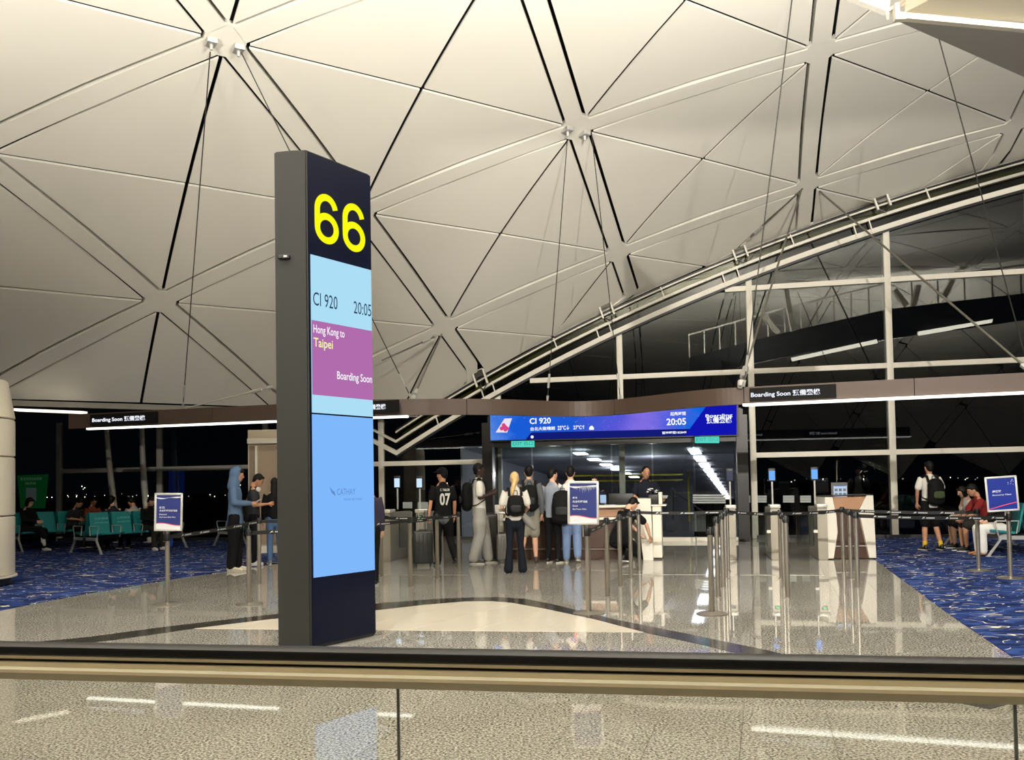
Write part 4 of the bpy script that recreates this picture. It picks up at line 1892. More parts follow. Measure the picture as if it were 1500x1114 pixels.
# monitor, paper, printer and small things on the desk
mx0, mx1 = onp(889, 740, DD - .0, FS).x, onp(927, 740, DD, FS).x
mon = empty('monitor', dp((mx0 + mx1) / 2, 1.04, .30), label='black monitor seen from behind on the boarding desk', cat='monitor')
bm = NB()
w_ = (mx1 - mx0)
mtm = M.Rotation(math.atan2(FT.y, FT.x), 4, 'Z')
box(bm, (0, 0, .12), (w_, .035, .20), .008, mtm)
obj('casing', bm, BLK, mon, smooth=40)
bm = NB()
box(bm, (0, .0, .012), (.20, .16, .016), .004, mtm)
box(bm, (0, .02, .05), (.04, .03, .08), 0, mtm)
obj('stand', bm, BLK, mon)
tl_ = pp(882, 726, DD + .28)
tab = empty('tablet', dp(onp(882, 740, DD, FS).x, 1.04, .22), rz=math.atan2(FT.y, FT.x), label='small lit tablet screen left of the black monitor on the desk', cat='screen')
bm = NB()
box(bm, (0, 0, .12), (.13, .012, .17), .004)
box(bm, (0, .03, .02), (.05, .07, .03), 0)
obj('casing', bm, BLK, tab)
bm = NB()
box(bm, (0, -.008, .12), (.115, .004, .155))
obj('screen', bm, emit('tablet_glow', (176, 206, 240), .9), tab)
# printer table right of the desk
pc = dp(onp(962, 760, DD, FS).x, 0, .35)
ped = empty('printer_stand', pc, rz=math.atan2(FT.y, FT.x), label='silver narrow cabinet right of the desk carrying a printer', cat='cabinet')
bm = NB()
box(bm, (0, 0, .52), (.17, .5, .98), .01)
obj('body', bm, WLAM, ped)
bm = NB()
box(bm, (0, 0, .015), (.15, .46, .03))
obj('plinth', bm, SSD, ped)
bm = NB()
box(bm, (0, 0, 1.025), (.36, .55, .03), .006)
obj('top_board', bm, WLAM, ped)
prn = empty('printer', (pc.x - .07, pc.y, 1.04), rz=math.atan2(FT.y, FT.x), label='black ticket printer standing right of the staff man', cat='printer')
bm = NB()
box(bm, (0, 0, .10), (.19, .30, .19), .015)
obj('body', bm, BLK, prn, smooth=40)
bm = NB()
box(bm, (0, -.152, .13), (.14, .008, .05), .003)
obj('slot_plate', bm, SSD, prn)
bm = NB()
box(bm, (.135, 0, .12), (.07, .28, .23), .012)
obj('paper_tray', bm, WLAM, prn)
bag = empty('cable_heap', (pc.x - .06, pc.y, 1.232), label='small heap of black and white straps lying on the printer', cat='straps')
random.seed(11)
bm = NB()
for k in range(9):
    pts = [(random.uniform(-.13, .13), random.uniform(-.08, .08), random.uniform(.012, .10)) for _ in range(4)]
    pipe(bm, pts, .012, 6)
o = obj('strap_coil', bm, BLK, bag)
o['kind'] = 'stuff'
bm = NB()
for k in range(4):
    pts = [(random.uniform(-.14, .12), random.uniform(-.1, .06), random.uniform(.02, .11)) for _ in range(4)]
    pipe(bm, pts, .010, 6)
o = obj('white_strap', bm, PW, bag)
o['kind'] = 'stuff'

# ---------------- self-boarding gates (pedestal with a face-camera screen on a pole)
SCRB = emit('gate_screen_blue', (110, 170, 250), 1.1)
GREEN = emit('gate_green_light', (60, 255, 150), 2.0)


def boarding_gate(cx, ybase, label, lit, screen_y, head_dx=0, ln=1.3, screen_col=None, green=True):
    p = fl(cx, ybase)
    e = empty('boarding_gate', (p.x, p.y, 0), rz=math.atan2(FT.y, FT.x), label=label, cat='boarding gate', group='self boarding gates in front of the glass wall')
    bm = NB()
    slab(bm, [V((-.085, 0, .0)), V((.085, 0, .0)), V((.085, 0, .95)), V((-.085, 0, .95))], V((0, 1, 0)), ln)
    bmesh.ops.bevel(bm, geom=list(bm.edges), offset=.012, segments=2, affect='EDGES')
    obj('pedestal', bm, mat('gate_grey_metal', (150, 144, 130), .35, metal=.35), e, smooth=40)
    bm = NB()
    box(bm, (0, .14, .985), (.19, .34, .07), .012)
    obj('reader_top', bm, mat('gate_pale_metal', (200, 196, 184), .3, metal=.3), e, smooth=40)
    bm = NB()
    slab(bm, [V((-.06, -.004, .90)), V((.06, -.004, .90)), V((.045, -.004, .83)), V((-.045, -.004, .83))], V((0, 1, 0)), .006)
    o = obj('indicator_window', bm, BLK, e)
    if green:
        bm = NB()
        box(bm, (0, -.008, .865), (.05, .004, .024), .0)
        obj('green_lamp', bm, GREEN, o)
    if green:
        bm = NB()
        box(bm, (-.12, .05, .52), (.07, .10, .055), .008)
        obj('flap_motor', bm, WLAM, e)
        bm = NB()
        box(bm, (-.30, .05, .55), (.30, .012, .60), .02)
        obj('glass_flap', bm, GLASS, e)
    hz = 1.5 - (screen_y - (708 - .0176 * (cx - 750))) * p.y / FPX
    bm = NB()
    cyl(bm, (head_dx, .14, 1.02), (head_dx, .14, hz - .08), .018, seg=12)
    obj('screen_pole', bm, ALU, e, smooth=40)
    bm = NB()
    box(bm, (head_dx, .13, hz), (.135, .035, .25), .016)
    h_ = obj('screen_head', bm, BLK, e, smooth=40)
    bm = NB()
    box(bm, (head_dx, .1105, hz - .012), (.108, .004, .175), 0)
    obj('screen', bm, screen_col or SCRB, h_)
    return e


boarding_gate(1072.5, 821, 'boarding gate pedestal with a dark screen head, nearest the entrance', True, 696, 0, screen_col=mat('dark_lit_screen', (26, 30, 44), .2, em=(40, 46, 80), es=.6), green=False)
boarding_gate(1137.5, 821, 'boarding gate with a blue screen, the middle one right of the entrance', True, 696, -.03)
boarding_gate(1206.5, 821, 'boarding gate with a blue screen next to the white pod', True, 694, -.10)
SCRW = emit('gate_screen_pale', (196, 224, 250), 1.1)
boarding_gate(566, 823, 'boarding gate with a pale screen just right of the totem', True, 707, .20, screen_col=SCRW, green=False)
boarding_gate(616, 823, 'boarding gate with a pale screen behind the jersey man', True, 707, -.04, screen_col=SCRW)

# low dark cabinet behind the left gates
p = fl(588, 818)
cab = empty('low_cabinet', (p.x, p.y + .3, 0), rz=.25, label='low dark cabinet standing behind the left boarding gates', cat='cabinet')
DCAB = mat('dark_cabinet_front', (62, 60, 56), .3)
bm = NB()
box(bm, (0, .2, .2), (.50, .4, .40), .008)
obj('body', bm, DCAB, cab)
for s in (-1, 1):
    bm = NB()
    box(bm, (.122 * s, -.008, .2), (.236, .016, .37), .004)
    d_ = obj('door', bm, DCAB, cab)
    bm = NB()
    box(bm, (.122 * s, -.018, .325), (.12, .008, .012))
    obj('handle', bm, BLK, d_)
p = fl(583, 812)
scn = empty('scanner_stand', (p.x, p.y + .55, 0), rz=.2, label='grey glazed scanner housing standing on the floor behind the low cabinet', cat='scanner')
bm = NB()
box(bm, (0, .2, .45), (.52, .4, .9), .01)
obj('housing', bm, mat('scanner_grey', (120, 122, 116), .35), scn)
bm = NB()
box(bm, (0, -.004, .68), (.38, .008, .34), 0)
obj('dark_window', bm, mat('scanner_window', (22, 34, 36), .08), scn)

# ---------------- white pod counter
pl, pr2 = fl(1213, 820.5), fl(1284, 819.5)
pod = empty('white_pod', pl, rz=math.atan2((pr2 - pl).y, (pr2 - pl).x), label='white and brown tapered service pod at the carpet corner', cat='counter')
PWD = (pr2 - pl).length
bm = NB()
box(bm, (PWD / 2, .32, .50), (PWD - .16, .50, .98), .01)
obj('body', bm, BRWN, pod)


def pslab(name, pts, d0, d1, m):
    bm = NB()
    slab(bm, [V((u * PWD, d0, z)) for u, z in pts], V((0, 1, 0)), d1 - d0)
    bmesh.ops.bevel(bm, geom=list(bm.edges), offset=.006, segments=1, affect='EDGES')
    return obj(name, bm, m, pod)


pslab('left_shell', [(0.0, 0.02), (.12, .02), (.22, .50), (.20, .80), (.13, 1.14), (-.03, 1.14)], 0, .60, WLAM)
pslab('right_shell', [(.86, .02), (1.0, .02), (.975, 1.16), (.84, 1.16), (.66, .86), (.70, .74)], 0, .60, WLAM)
pslab('upper_panel', [(.20, .90), (.68, .90), (.83, 1.14), (.14, 1.14)], .035, .06, TAN)
pslab('counter_top', [(-.03, 1.145), (.975, 1.165), (.975, 1.18), (-.03, 1.16)], 0, .62, mat('dark_top', (40, 38, 36), .3))
bm = NB()
box(bm, (PWD / 2, .055, .24), (PWD * .66, .02, .02))
obj('kick_strip', bm, ALU, pod)
kp = fl(1231, 815)
ksk = empty('info_screen', (kp.x, kp.y - .05, 1.0), label='small framed information screen in front of the white pod', cat='screen')
bm = NB()
box(bm, (0, 0, .19), (.31, .03, .42), .008)
obj('frame', bm, mat('grey_frame', (120, 120, 118), .4, metal=.5), ksk)
bm = NB()
box(bm, (.01, -.0175, .17), (.25, .004, .34))
ks = obj('screen', bm, emit('info_white', (206, 222, 240), .85), ksk)
bm = NB()
for r in range(3):
    for c in range(3):
        if (r, c) == (2, 1):
            continue
        box(bm, (-.07 + c * .08, -.021, .26 - r * .085), (.055, .002, .05))
o = obj('panel_print', bm, mat('print_grey_blue', (96, 110, 130), .6), ks)
o['kind'] = 'stuff'
bm = NB()
box(bm, (.01, -.021, .335), (.23, .002, .014))
obj('header_bar', bm, mat('print_blue', (60, 120, 200), .6), ks)
bm = NB()
cyl(bm, (0, .03, -1.0), (0, .03, .1), .018, seg=10)
box(bm, (0, .03, -.992), (.22, .16, .014), .003)
obj('stand', bm, ALU, ksk)

# ---------------- round white column at the far left
cb = fl(-8, 860)
colr = empty('round_column', (cb.x - .62, cb.y, .006), label='round cream clad column cut by the left edge', cat='column')
CCL = mat('column_cladding', (222, 214, 196), .4)
r0 = .82
for z0, z1, ra, rb in ((.16, 1.10, r0, r0), (1.115, 2.05, r0, r0), (2.065, 2.66, r0, r0), (2.675, 3.30, r0, r0 - .10)):
    bm = NB()
    lathe(bm, (0, 0, 0), [(0, z0), (ra - .02, z0), (ra, z0 + .015), (rb, z1 - .015), (rb - .02, z1), (0, z1)], 48)
    obj('cladding_ring', bm, CCL, colr, smooth=30)
bm = NB()
lathe(bm, (0, 0, 0), [(0, .02), (r0 - .05, .02), (r0 - .05, .16), (0, .16)], 48)
obj('dark_plinth', bm, BLK, colr, smooth=30)
bm = NB()
lathe(bm, (0, 0, 0), [(r0 - .06, .13), (r0 + .035, .13), (r0 + .035, .155), (r0 - .06, .16)], 48)
obj('skirting_ring', bm, STEELW, colr, smooth=30)

# ---------------- beige panelled cabinet wall left of the totem
bx0, bx1 = fl(364, 828), fl(412, 824)
bx0.y = bx1.y = 19.6
bx0.x, bx1.x = pt(364, 800, 19.6).x, pt(440, 800, 19.6).x
srv = empty('service_cabinet', (bx0.x, 19.6, 0), label='tall beige panelled service cabinet behind the totem', cat='cabinet')
w_ = bx1.x - bx0.x
bm = NB()
box(bm, (w_ / 2, .4, 1.42), (w_, .8, 2.80), .01)
obj('body', bm, mat('beige_body', (176, 164, 142), .5), srv)
bm = NB()
box(bm, (w_ * .17, -.02, 1.3), (.05, .05, 2.3), .01)
box(bm, (w_ * .59, -.02, 1.3), (.05, .05, 2.3), .01)
obj('pilaster', bm, STEELW, srv)
bm = NB()
box(bm, (w_ * .38, -.012, 1.33), (w_ * .34, .02, 2.25), .006)
obj('front_panel', bm, mat('taupe_panel', (146, 126, 104), .55), srv)
bm = NB()
box(bm, (w_ * .08, -.012, 1.33), (w_ * .10, .02, 2.25), .006)
obj('side_panel', bm, mat('taupe_side', (122, 108, 90), .55), srv)
bm = NB()
box(bm, (w_ / 2, -.03, 2.56), (w_, .06, .12), .008)
obj('cornice', bm, STEELW, srv)
bm = NB()
box(bm, (w_ / 2, -.02, .08), (w_, .06, .16), .0)
obj('plinth', bm, STEELW, srv)

# ---------------- leaning white struts inside the glass at left
for (xt, yt, xb, yb, lb) in ((153, 602, 172, 760, 'slightly bowed white strut inside the glass near the left column'), (208, 628, 217, 760, 'slightly bowed white strut in front of the mullion above the teal seats')):
    pb = onp(xb, yb, FD - .75, FS)
    ptp = onp(xt, yt, FD - .75, FS)
    e = empty('window_strut', (pb.x, pb.y, 0), label=lb, cat='strut', group='bowed struts inside the left glass')
    d_ = V((ptp.x - pb.x, ptp.y - pb.y, 0))
    H_ = 3.25
    zt_ = ptp.z
    pts = []
    for k in range(9):
        t = k / 8
        z = H_ * t
        u = (z - pb.z) / (zt_ - pb.z)
        pts.append(d_ * u + V((-.05 * math.sin(PI * t), 0, z)))
    bm = NB()
    pipe(bm, pts, [.085 - .02 * abs(2 * k / 8 - 1) for k in range(9)], 12)
    obj('strut_body', bm, STEELW, e, smooth=40)
    bm = NB()
    cyl(bm, (0, 0, 0), (0, 0, .03), .13, seg=16)
    obj('foot_plate', bm, STEELW, e, smooth=40)

# ---------------- hanging reflector wings, upper right
wing = empty('reflector_wing', fl(1310, 30, 5.0), label='white angular ceiling reflector wing cut by the upper right corner', cat='reflector')
W0 = V(wing.location)


def wp(x, y, Y):
    return pt(x, y, Y) - W0


GRW = mat('shaded_wing_soffit', (150, 148, 142), .6)  # underside of the white wing, its shade put into a grey colour
def wz(x, y, z):
    return fl(x, y, z) - W0


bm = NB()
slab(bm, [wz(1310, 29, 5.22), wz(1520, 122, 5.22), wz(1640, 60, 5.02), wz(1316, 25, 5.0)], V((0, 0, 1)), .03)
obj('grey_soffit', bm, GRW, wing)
bm = NB()
beam(bm, wz(1316, 24, 5.0), wz(1560, 47, 5.0), .05, .045)
obj('white_edge_bar', bm, STEELW, wing)
bm = NB()
slab(bm, [wz(1325, 18, 5.04), wz(1600, 40, 5.04), wz(1640, -140, 5.25), wz(1345, -60, 5.25)], V((0, 0, 1)), .03)
obj('cream_face', bm, mat('cream_wing_face', (214, 206, 182), .6), wing)
bm = NB()
for o_ in (0, -9):
    beam(bm, wz(1303, 18 + o_ * .3, 5.1), wz(1350, -8 + o_, 5.2), .022, .022)
obj('edge_rail', bm, STEELW, wing)
bm = NB()
box(bm, wz(1313, 16, 5.06), (.035, .05, .10), .004)
box(bm, wz(1318, 27, 4.99), (.08, .05, .035), .004)
obj('edge_clip', bm, STEELW, wing)
wg2 = empty('reflector_wing', pt(1300, 20, 7.2), label='small grey reflector wing tip hanging at the top edge', cat='reflector')
W0 = V(wg2.location)
bm = NB()
slab(bm, [wp(1300, 25, 7.2), wp(1236, 0, 7.6), wp(1180, -45, 8.1), wp(1306, -50, 7.6)], V((0, 0, 1)), .05)
obj('grey_soffit', bm, GRW, wg2)
bm = NB()
beam(bm, wp(1300, 25, 7.2), wp(1306, -50, 7.6), .02, .05)
obj('edge_strip', bm, STEELW, wg2)
for w_, q in ((wing, wp), ):
    bm = NB()
    p_ = pt(1420, -60, 6.3) - V(wing.location)
    cyl(bm, p_, p_ + V((0, 0, 5.0)), .01, seg=6)
    obj('hanger_rod', bm, RODM, wing)

# ---------------- beam seating
def bench(name_loc, rz, nseat, label, double=True, first_empty=True, group=None):
    e = empty('beam_bench', name_loc, rz=rz, label=label, cat='bench', group=group)
    # local: x along the row, y across; the near end at x = 0
    sw = .56
    rows = (-1, 1) if double else (-1,)
    for s in rows:
        for k in range(nseat):
            x0 = .06 + k * sw
            bm = NB()
            # seat pan: front edge at y = .66 s, back at .20 s
            yf, yb = s * .62, s * .17
            slab(bm, [V((x0 + .03, yf, .45)), V((x0 + sw - .05, yf, .45)), V((x0 + sw - .05, yb, .40)), V((x0 + .03, yb, .40))], V((0, 0, 1)), .045)
            bmesh.ops.bevel(bm, geom=list(bm.edges), offset=.012, segments=2, affect='EDGES')
            obj('seat', bm, TEAL, e, smooth=40)
            bm = NB()
            y2 = s * .055
            slab(bm, [V((x0 + .03, yb, .43)), V((x0 + sw - .05, yb, .43)), V((x0 + sw - .05, y2, .96)), V((x0 + .03, y2, .96))], V((0, -s, .1)), .035)
            bmesh.ops.bevel(bm, geom=list(bm.edges), offset=.010, segments=2, affect='EDGES')
            bk = obj('backrest', bm, TEAL, e, smooth=40)
        for k in range(nseat + 1):
            x0 = .04 + k * sw
            bm = NB()
            pipe(bm, [(x0, s * .50, .38), (x0, s * .56, .62), (x0, s * .52, .645), (x0, s * .16, .645), (x0, s * .20, .42)], .014, 6)
            obj('armrest', bm, ALU, e, smooth=50)
    L_ = nseat * sw + .1
    bm = NB()
    box(bm, (L_ / 2, 0, .335), (L_, .10, .08), .008)
    obj('beam', bm, SSD, e, smooth=40)
    for x0 in (.04, L_ - .06):
        bm = NB()
        if double:
            beam(bm, (x0, -.50, .345), (x0, .50, .345), .05, .07)
        else:
            beam(bm, (x0, -.50, .345), (x0, .12, .345), .05, .07)
        for s in (-1, 1):
            beam(bm, (x0, s * (.46 if double or s < 0 else .1), .33), (x0, s * (.68 if double or s < 0 else .38), .012), .045, .035, V((0, 1, 0)))
            box(bm, (x0, s * (.68 if double or s < 0 else .38), .008), (.05, .09, .014), .003)
        obj('leg_frame', bm, ALU, e)
    return e


lb = fl(123, 812)
BR = math.radians(55)
GB = 'teal beam benches'
BN1 = bench((lb.x, lb.y, .006), BR, 4, 'teal double-sided beam bench with white arms, nearest on the left carpet', group=GB)
BL = V((-math.sin(BR), math.cos(BR), 0))
BN2 = bench((lb.x + BL.x * 2.1 - .8, lb.y + BL.y * 2.1, .006), BR, 4, 'teal beam bench beside the round column, behind the nearest one', group=GB)
lb3 = fl(300, 806)
BN3 = bench((lb3.x + .3, lb3.y + .9, .006), BR, 3, 'teal beam bench behind the Diamond sign, mostly in shadow', group=GB)
BN4 = bench((9.30, 15.5, .006), math.radians(78), 5, 'teal beam bench at the right edge under the three seated people', group=GB)


def seat_at(b, i, side):
    r = b.rotation_euler[2]
    ax, lf = V((math.cos(r), math.sin(r), 0)), V((-math.sin(r), math.cos(r), 0))
    return V((b.location.x, b.location.y, 0)) + ax * (.06 + .56 * (i + .5) - .01) + lf * (.31 * side)


for o in list(BN1.children):
    if o.name.startswith('backrest'):
        c = sum((V(v.co) for v in o.data.vertices), V()) / len(o.data.vertices)
        if c.y < 0:
            w = .34
            tl1 = text('back_print', '心在旅途', V((c.x - w / 2, -.150, .79)), (1, 0, 0), V((0, .21, 1)), w, .055, mat('seat_print', (120, 196, 196), .6), o, off=.03)
            tl2 = text('back_print', 'MOVE BEYOND', V((c.x - w / 2, -.165, .70)), (1, 0, 0), V((0, .21, 1)), w, .03, mat('seat_print', (120, 196, 196), .6), o, off=.03)

# ---------------- outside: lights of the far shore, apron lights, green hoarding
random.seed(21)
CITY = emit('far_lamp', (255, 236, 206), 22.0)
shore = empty('far_shore_lights', (0, 900, -6), label='row of small lamps along the far shore in the dark', cat='lights')
bm = NB()
pxs = []
for k in range(64):
    if k < 34:
        x = 60 + 320 * random.random(); y = 728.5 - (x - 60) * .004 + random.choice((0, 0, 0, -2, -4)) + random.uniform(-.5, .5)
    else:
        x = 1110 + 390 * random.random(); y = 704.5 - (x - 1110) * .012 + random.choice((0, 0, 0, -1.5, 2)) + random.uniform(-.5, .5)
    pxs.append((x, y, random.choice((.35, .5, .7, 1.0))))
pxs += [(120, 713, 1.3), (124, 715, 1.2), (122, 717, .6), (217, 727, 1.5), (352, 711, 1.1), (616, 703.5, .9), (655, 708, .9)]
for k in range(10):
    pxs.append((1226, 676 + k * 3.2, .35))
for k in range(16):
    pxs.append((random.uniform(1255, 1290), random.uniform(676, 700), .3))
for x, y, s in pxs:
    P = pt(x, y, 900) - V((0, 900, -6))
    r = .33 * s
    bmesh.ops.create_icosphere(bm, subdivisions=1, radius=r, matrix=M.Translation(P))
o = obj('lamp_glow', bm, CITY, shore)
o['kind'] = 'stuff'
gh = empty('green_hoarding', pt(25, 700, 60), label='large dark green notice board standing outside beyond the left glass', cat='notice board')
g0 = V(gh.location)
bm = NB()
slab(bm, [pt(25, 697, 60) - g0, pt(69, 695, 60) - g0, pt(64, 745, 60) - g0, pt(30, 745, 60) - g0], (0, 1, 0), .2)
obj('board', bm, emit('green_board', (10, 62, 26), .35), gh)
bm = NB()
for x_ in (33, 60):
    q_ = pt(x_, 744, 60.1) - g0
    beam(bm, q_, V((q_.x, q_.y, -8.05 - g0.z)), .15, .15, V((0, 1, 0)))
obj('post', bm, mat('dark_outdoor_post', (20, 24, 22), .7), gh)
text('board_lettering', '歡迎使用自助服務', pt(30, 704.5, 59.9) - g0, (1, 0, 0), (0, 0, 1), 1.5, .22, emit('dim_lettering', (70, 92, 76), .45), gh)
text('board_lettering', '請掃描', pt(37, 710.5, 59.9) - g0, (1, 0, 0), (0, 0, 1), .75, .18, MATS['dim_lettering'], gh)
bm = NB()
slab(bm, [pt(38, 734, 59.8) - g0, pt(53, 734, 59.8) - g0, pt(53, 715, 59.8) - g0, pt(38, 715, 59.8) - g0], (0, 1, 0), .02)
obj('pale_panel', bm, emit('dim_grey_panel', (58, 66, 64), .45), gh)
for x0, x1, y0, y1, lb in ((247, 256, 690, 722, 'narrow dim blue illuminated box outside, left of its twin'), (260, 269, 690, 722, 'narrow dim blue illuminated box outside, right of its twin')):
    pb_ = empty('light_box', pt(x0, y1, 60), label=lb, cat='panel', group='dim blue panels outside')
    q0 = V(pb_.location)
    bm = NB()
    slab(bm, [pt(x0, y1, 60) - q0, pt(x1, y1, 60) - q0, pt(x1, y0, 60) - q0, pt(x0, y0, 60) - q0], (0, 1, 0), .2)
    bp_ = NB()
    q_ = pt((x0 + x1) / 2, y1, 60.1) - q0
    beam(bp_, q_, V((q_.x, q_.y, -8.05 - q0.z)), .15, .15, V((0, 1, 0)))
    obj('post', bp_, mat('dark_outdoor_post', (20, 24, 22), .7), pb_)
    obj('lit_face', bm, emit('dim_blue', (20, 36, 92), .35), pb_)
# apron far outside, dark
bm = NB()
prism(bm, [(-400, 27), (400, 27), (2000, 1500), (-2000, 1500)], -8.2, -8.0)
tag(obj('apron_ground', bm, mat('dark_apron', (22, 22, 24), .8)), kind='structure')

# ---------------- walkway gallery behind the photographer (it is what the upper glass mirrors)
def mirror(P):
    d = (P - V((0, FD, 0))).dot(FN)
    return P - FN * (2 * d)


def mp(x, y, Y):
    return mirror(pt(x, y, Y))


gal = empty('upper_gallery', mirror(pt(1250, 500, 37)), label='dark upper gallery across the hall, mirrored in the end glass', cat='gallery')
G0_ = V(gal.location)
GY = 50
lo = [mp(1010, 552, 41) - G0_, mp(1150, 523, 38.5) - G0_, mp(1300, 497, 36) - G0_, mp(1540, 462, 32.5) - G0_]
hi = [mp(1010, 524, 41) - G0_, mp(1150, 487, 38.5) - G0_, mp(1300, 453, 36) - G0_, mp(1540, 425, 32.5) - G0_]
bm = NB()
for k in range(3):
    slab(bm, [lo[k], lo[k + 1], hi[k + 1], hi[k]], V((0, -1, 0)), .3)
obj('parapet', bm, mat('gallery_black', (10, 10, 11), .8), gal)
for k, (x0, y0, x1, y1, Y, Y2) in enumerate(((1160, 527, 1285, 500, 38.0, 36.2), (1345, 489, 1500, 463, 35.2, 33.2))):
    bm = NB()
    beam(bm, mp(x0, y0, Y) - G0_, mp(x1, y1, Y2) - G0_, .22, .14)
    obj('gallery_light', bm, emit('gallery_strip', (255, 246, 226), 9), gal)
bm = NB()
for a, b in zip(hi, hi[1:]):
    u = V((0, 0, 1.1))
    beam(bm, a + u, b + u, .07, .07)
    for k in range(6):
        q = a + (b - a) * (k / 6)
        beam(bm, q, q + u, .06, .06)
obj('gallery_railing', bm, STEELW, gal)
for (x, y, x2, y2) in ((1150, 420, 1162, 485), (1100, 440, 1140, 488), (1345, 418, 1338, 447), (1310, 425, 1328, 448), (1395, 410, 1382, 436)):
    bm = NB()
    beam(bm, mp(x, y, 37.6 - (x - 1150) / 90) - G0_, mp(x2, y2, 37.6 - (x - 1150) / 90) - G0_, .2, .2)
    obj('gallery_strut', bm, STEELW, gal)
# ================================================================== PEOPLE
def tube_bm(bm, pts, xref=V((1, 0, 0)), seg=12):
    """pts: list of (point, rx, ry); capsule-ended tube; rx along xref"""
    P = [(V(p), rx, ry) for p, rx, ry in pts]
    t0 = (P[1][0] - P[0][0]).normalized()
    t1 = (P[-1][0] - P[-2][0]).normalized()
    ext = []
    for s in (.95, .7, .38):
        p, rx, ry = P[0]
        k = math.sqrt(1 - s * s)
        ext.append((p - t0 * (min(rx, ry) * s), rx * k, ry * k))
    end = []
    for s in (.38, .7, .95):
        p, rx, ry = P[-1]
        k = math.sqrt(1 - s * s)
        end.append((p + t1 * (min(rx, ry) * s), rx * k, ry * k))
    Q = ext + P + end
    rings = []
    for i, (p, rx, ry) in enumerate(Q):
        t = (Q[min(i + 1, len(Q) - 1)][0] - Q[max(i - 1, 0)][0]).normalized()
        u = xref - t * xref.dot(t)
        if u.length < .1:
            u = V((0, 1, 0)) - t * t.y
        u.normalize()
        v = t.cross(u)
        rings.append([bm.verts.new(p + u * (rx * math.cos(2 * PI * k / seg)) + v * (ry * math.sin(2 * PI * k / seg))) for k in range(seg)])
    for a, b in zip(rings, rings[1:]):
        for k in range(seg):
            bm.faces.new((a[k], a[(k + 1) % seg], b[(k + 1) % seg], b[k]))
    bm.faces.new(list(reversed(rings[0])))
    bm.faces.new(rings[-1])


def ell_bm(bm, c, r, rot=None, sub=2):
    m_ = M.Translation(V(c)) @ (rot.to_4x4() if rot is not None else M.Identity(4)) @ M.Diagonal(V((r[0], r[1], r[2], 1)))
    bmesh.ops.create_icosphere(bm, subdivisions=sub, radius=1, matrix=m_)


def fuse(name, bm, m, parent, voxel=.014, smooth_it=4, extra=None):
    """voxel-fuse the pieces of bm into one continuous skin"""
    bmesh.ops.recalc_face_normals(bm, faces=bm.faces)
    me = bpy.data.meshes.new(name)
    bm.to_mesh(me)
    bm.free()
    t = bpy.data.objects.new('tmp', me)
    COL.objects.link(t)
    r = t.modifiers.new('r', 'REMESH')
    r.mode = 'VOXEL'
    r.voxel_size = voxel
    s = t.modifiers.new('s', 'SMOOTH')
    s.factor = .5
    s.iterations = smooth_it
    dg = bpy.context.evaluated_depsgraph_get()
    out = bpy.data.meshes.new_from_object(t.evaluated_get(dg))
    bpy.data.objects.remove(t)
    bpy.data.meshes.remove(me)
    if extra is not None:
        b2 = NB()
        b2.from_mesh(out)
        tmp = bpy.data.meshes.new('x')
        bmesh.ops.recalc_face_normals(extra, faces=extra.faces)
        extra.to_mesh(tmp)
        extra.free()
        b2.from_mesh(tmp)
        bpy.data.meshes.remove(tmp)
        b2.to_mesh(out)
        b2.free()
    for p in out.polygons:
        p.use_smooth = True
    out.name = name
    out.materials.clear()
    return link(name, out, m, parent)


def hand_bm(bm, w, d, n, s=1.0, curl=.5, side=1):
    """hand at wrist w, pointing d, palm normal n; five separate fingers"""
    w, d, n = V(w), V(d).normalized(), V(n)
    n = (n - d * n.dot(d)).normalized()
    c = d.cross(n) * side
    tube_bm(bm, [(w, .026 * s, .018 * s), (w + d * .045 * s, .038 * s, .016 * s), (w + d * .08 * s, .040 * s, .014 * s)], c, 8)
    for k, L in enumerate((.066, .076, .072, .056)):
        o = w + d * (.085 * s) + c * ((-.030 + .020 * k) * s)
        a = curl * .5
        p1 = o + (d * math.cos(a) + n * math.sin(a)) * (L * .5 * s)
        a = curl * 1.5
        p2 = p1 + (d * math.cos(a) + n * math.sin(a)) * (L * .5 * s)
        tube_bm(bm, [(o, .0095 * s, .009 * s), (p1, .0088 * s, .0085 * s), (p2, .0075 * s, .0072 * s)], c, 6)
    o = w + d * (.03 * s) - c * (.030 * s)
    p1 = o + (d * .7 - c * .6 + n * .25).normalized() * (.035 * s)
    p2 = p1 + (d * .9 - c * .15 + n * .45).normalized() * (.032 * s)
    tube_bm(bm, [(o, .012 * s, .011 * s), (p1, .0105 * s, .010 * s), (p2, .0085 * s, .0085 * s)], c, 6)


SKIN = {'fair': mat('skin_fair', (206, 160, 132), .55), 'tan': mat('skin_tan', (176, 128, 98), .55), 'dark': mat('skin_dark', (52, 34, 26), .5)}
HAIRB = mat('hair_black', (11, 9, 8), .6, spec=.2)
HAIRBL = mat('hair_blonde', (196, 164, 112), .5, noise=.2, nscale=60)
CL = {}


def cloth(name, c, **k):
    k.setdefault('noise', .06)
    k.setdefault('nscale', 9)
    return mat('cloth_' + name, c, .85, spec=.2, bump=.25, **k)


